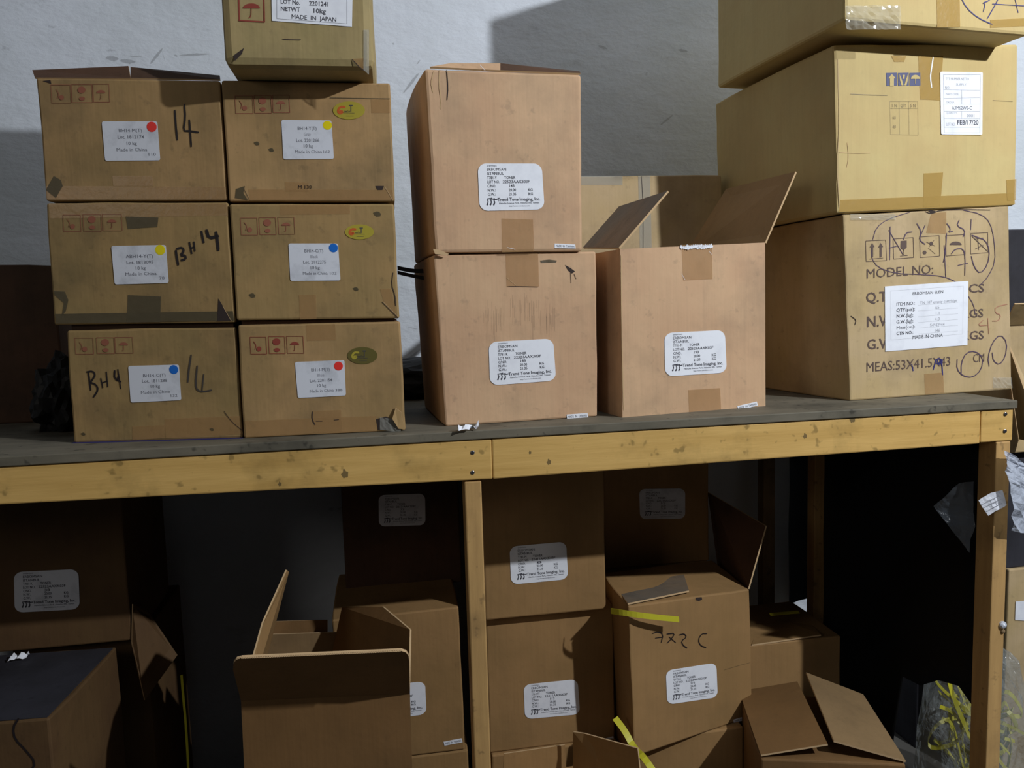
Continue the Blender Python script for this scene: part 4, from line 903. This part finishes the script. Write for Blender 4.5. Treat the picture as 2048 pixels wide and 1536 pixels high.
# black sheet closing the right end under the bench
bm = bmesh.new(); g = {}
YZ = [(1.545, 2.205)]
for i in range(14):
    for j in range(12):
        y = 1.548+.878*i/13; ztop = .962 if y > 1.62 else .962; zbot = .27+.04*math.sin(i*1.3)+(.03 if y < 1.84 else -.42)+(.42 if y > 2.26 else 0)
        z = zbot+(ztop-zbot)*j/11
        g[i, j] = bm.verts.new((1.366+.006*noise.noise(Vector((y*7, z*5, 1))), y, z))
for i in range(13):
    for j in range(11): bm.faces.new((g[i, j], g[i+1, j], g[i+1, j+1], g[i, j+1]))
bmesh.ops.solidify(bm, geom=bm.faces[:], thickness=.002)
tag(obj('black_sheet', bm, M['black'], None, loc=(1.366, 1.87, .3), smooth=True), 'black plastic sheet hung across the right end under the bench', 'sheet')

# ---------------------------------------------------------------- right of the bench
GR = 'cartons standing beyond the right end of the bench'
ra = plain('tan carton beyond the right end of the bench, white sheet on its front', 1.725, 2.1, 1.86, 2.12, FZ, .52, 'buff', GR)
obj('paper_sheet', slab([ony(x, y, 1.8585) for x, y in ((2031, 1203), (2075, 1200), (2075, 1243), (2030, 1240))], .0006, Vector((0, -1, 0))), M['paper'], ra['root'])
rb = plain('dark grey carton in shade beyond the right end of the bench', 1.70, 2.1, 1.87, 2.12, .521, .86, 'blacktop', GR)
rc = plain('open tan carton beyond the right end of the bench, level with its top', 1.66, 2.1, 1.84, 2.1, .861, 1.22, 'buff', GR)
flap(rc, [(1.665, 1.835, 1.22), (2.08, 1.835, 1.22), (2.08, 1.76, 1.27), (1.63, 1.77, 1.275)], M['buff'], .004)
flap(rc, [(1.66, 1.836, 1.2), (1.67, 1.74, .98), (1.72, 1.72, .9), (1.72, 1.836, .9)], M['buff'], .004)
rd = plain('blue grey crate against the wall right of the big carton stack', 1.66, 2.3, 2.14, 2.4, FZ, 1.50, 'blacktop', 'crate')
def sheet(name, grid, m, label, cat, seed=0, amp=.012, parent=None, thick=0):
    """grid = rows of (px,py,Y); bilinear refined and crumpled"""
    R_ = len(grid); K_ = len(grid[0]); n = 6; bm = bmesh.new(); g = {}
    P = [[ony(*c) for c in row] for row in grid]
    NU = (K_-1)*n; NV = (R_-1)*n
    for i in range(NU+1):
        for j in range(NV+1):
            a, s = divmod(i, n); b_, t = divmod(j, n)
            if a == K_-1: a -= 1; s = n
            if b_ == R_-1: b_ -= 1; t = n
            s /= n; t /= n
            p = P[b_][a].lerp(P[b_][a+1], s).lerp(P[b_+1][a].lerp(P[b_+1][a+1], s), t)
            w = abs(noise.noise(p*22+Vector((seed, 0, 0))))+.5*abs(noise.noise(p*60))
            g[i, j] = bm.verts.new(p+Vector((0, -amp*w, 0)))
    for i in range(NU):
        for j in range(NV): bm.faces.new((g[i, j], g[i+1, j], g[i+1, j+1], g[i, j+1]))
    o = obj(name, bm, m, parent, smooth=False, loc=P[0][0] if not parent else None)
    return tag(o, label, cat) if not parent else o
sheet('plastic_bag', [[(2003, 900, 1.475), (2018, 905, 1.48)], [(2004, 928, 1.46), (2055, 940, 1.55)], [(2018, 970, 1.46), (2090, 990, 1.55)], [(2020, 1060, 1.47), (2090, 1075, 1.55)]], M['bag'], 'white translucent plastic bag hanging off the right corner post', 'bag', 2, .02)
sheet('plastic_film', [[(1916, 966, 1.56), (1946, 962, 1.56)], [(1866, 1012, 1.6), (1946, 1010, 1.56)], [(1895, 1052, 1.58), (1944, 1050, 1.56)], [(1925, 1088, 1.57), (1936, 1105, 1.56)]], M['film'], 'grey clear film scrap hanging beside the right corner post', 'plastic', 4, .01)
ptag = sheet('paper_tag', [[(1955, 1000, 1.484), (1982, 985, 1.482), (2004, 980, 1.484)], [(1975, 1031, 1.484), (1992, 1020, 1.48), (2013, 1010, 1.484)]], M['paper_d'], 'crumpled white printed tag stuck on the right corner post', 'tag', 6, .006)
ft = Face((0, 1.474, 1), (0, -1, 0))
writing(ft, [[(1972, 1003), (1998, 992)], [(1975, 1010), (2002, 998)], [(1980, 1018), (2004, 1006)], [(1988, 995), (1992, 1010)]], .0016, M['ink_l'], ptag, 'printing')
hk = root('white_hook', ony(2004, 1250, 1.485), 'round whitish knob screwed to the right corner post', 'knob')
obj('cap', disc_bm(ony(2004, 1249, 1.492), (0, -1, 0), .0085, .007, 18, .003), M['bag'], hk); obj('stem', disc_bm(ony(2005, 1262, 1.492), (0, -1, 0), .005, .004, 12, .001), M['pine_dark'], hk)
# clear bag with yellow straps standing on the floor outside the bench end
gb = root('strap_bag', (1.56, 1.78, FZ), 'clear plastic bag full of yellow straps on the floor beyond the right corner post', 'bag')
bm = bmesh.new(); bmesh.ops.create_icosphere(bm, subdivisions=4, radius=1)
for v in bm.verts:
    d = v.co.normalized(); k = 1+.16*noise.noise(d*2.1)+.12*abs(noise.noise(d*6))
    zz = max(d.z*k, -.8)
    v.co = Vector((1.56+d.x*k*.138*(1 if zz < .2 else 1-.2*zz), 1.78+d.y*k*.13, FZ+(zz+.8)*.31))
obj('bag_skin', bm, M['bag_clear'], gb, smooth=False)
rs = random.Random(11)
for i in range(46):
    a = rs.random()*6.28; rr = rs.random()*.08; cx, cy, cz = 1.56+rr*math.cos(a), 1.78+rr*math.sin(a), FZ+.12+rs.random()*.26
    pts = [(cx+rs.uniform(-.05, .05), cy+rs.uniform(-.05, .05), max(cz+rs.uniform(-.08, .08), FZ+.03)) for _ in range(5)]
    obj('yellow_strap', band(pts, .012, .001, (rs.random(), rs.random(), rs.random()+.2)), M['strap'], gb)
obj('yellow_strap', band([ony(1896, 1352, 1.76), ony(1905, 1390, 1.75), ony(1925, 1440, 1.73), ony(1935, 1460, 1.72)], .012, .001, (1, 0, .3)), M['strap'], gb)
obj('yellow_strap', band([ony(1880, 1413, 1.76), ony(1905, 1422, 1.75), ony(1926, 1450, 1.73)], .010, .001, (.3, 0, 1)), M['strap'], gb)
obj('yellow_strap', band([ony(2005, 1446, 1.68), ony(2035, 1460, 1.68), ony(2060, 1475, 1.68)], .008, .001, (.2, 0, 1)), M['strap'], gb)
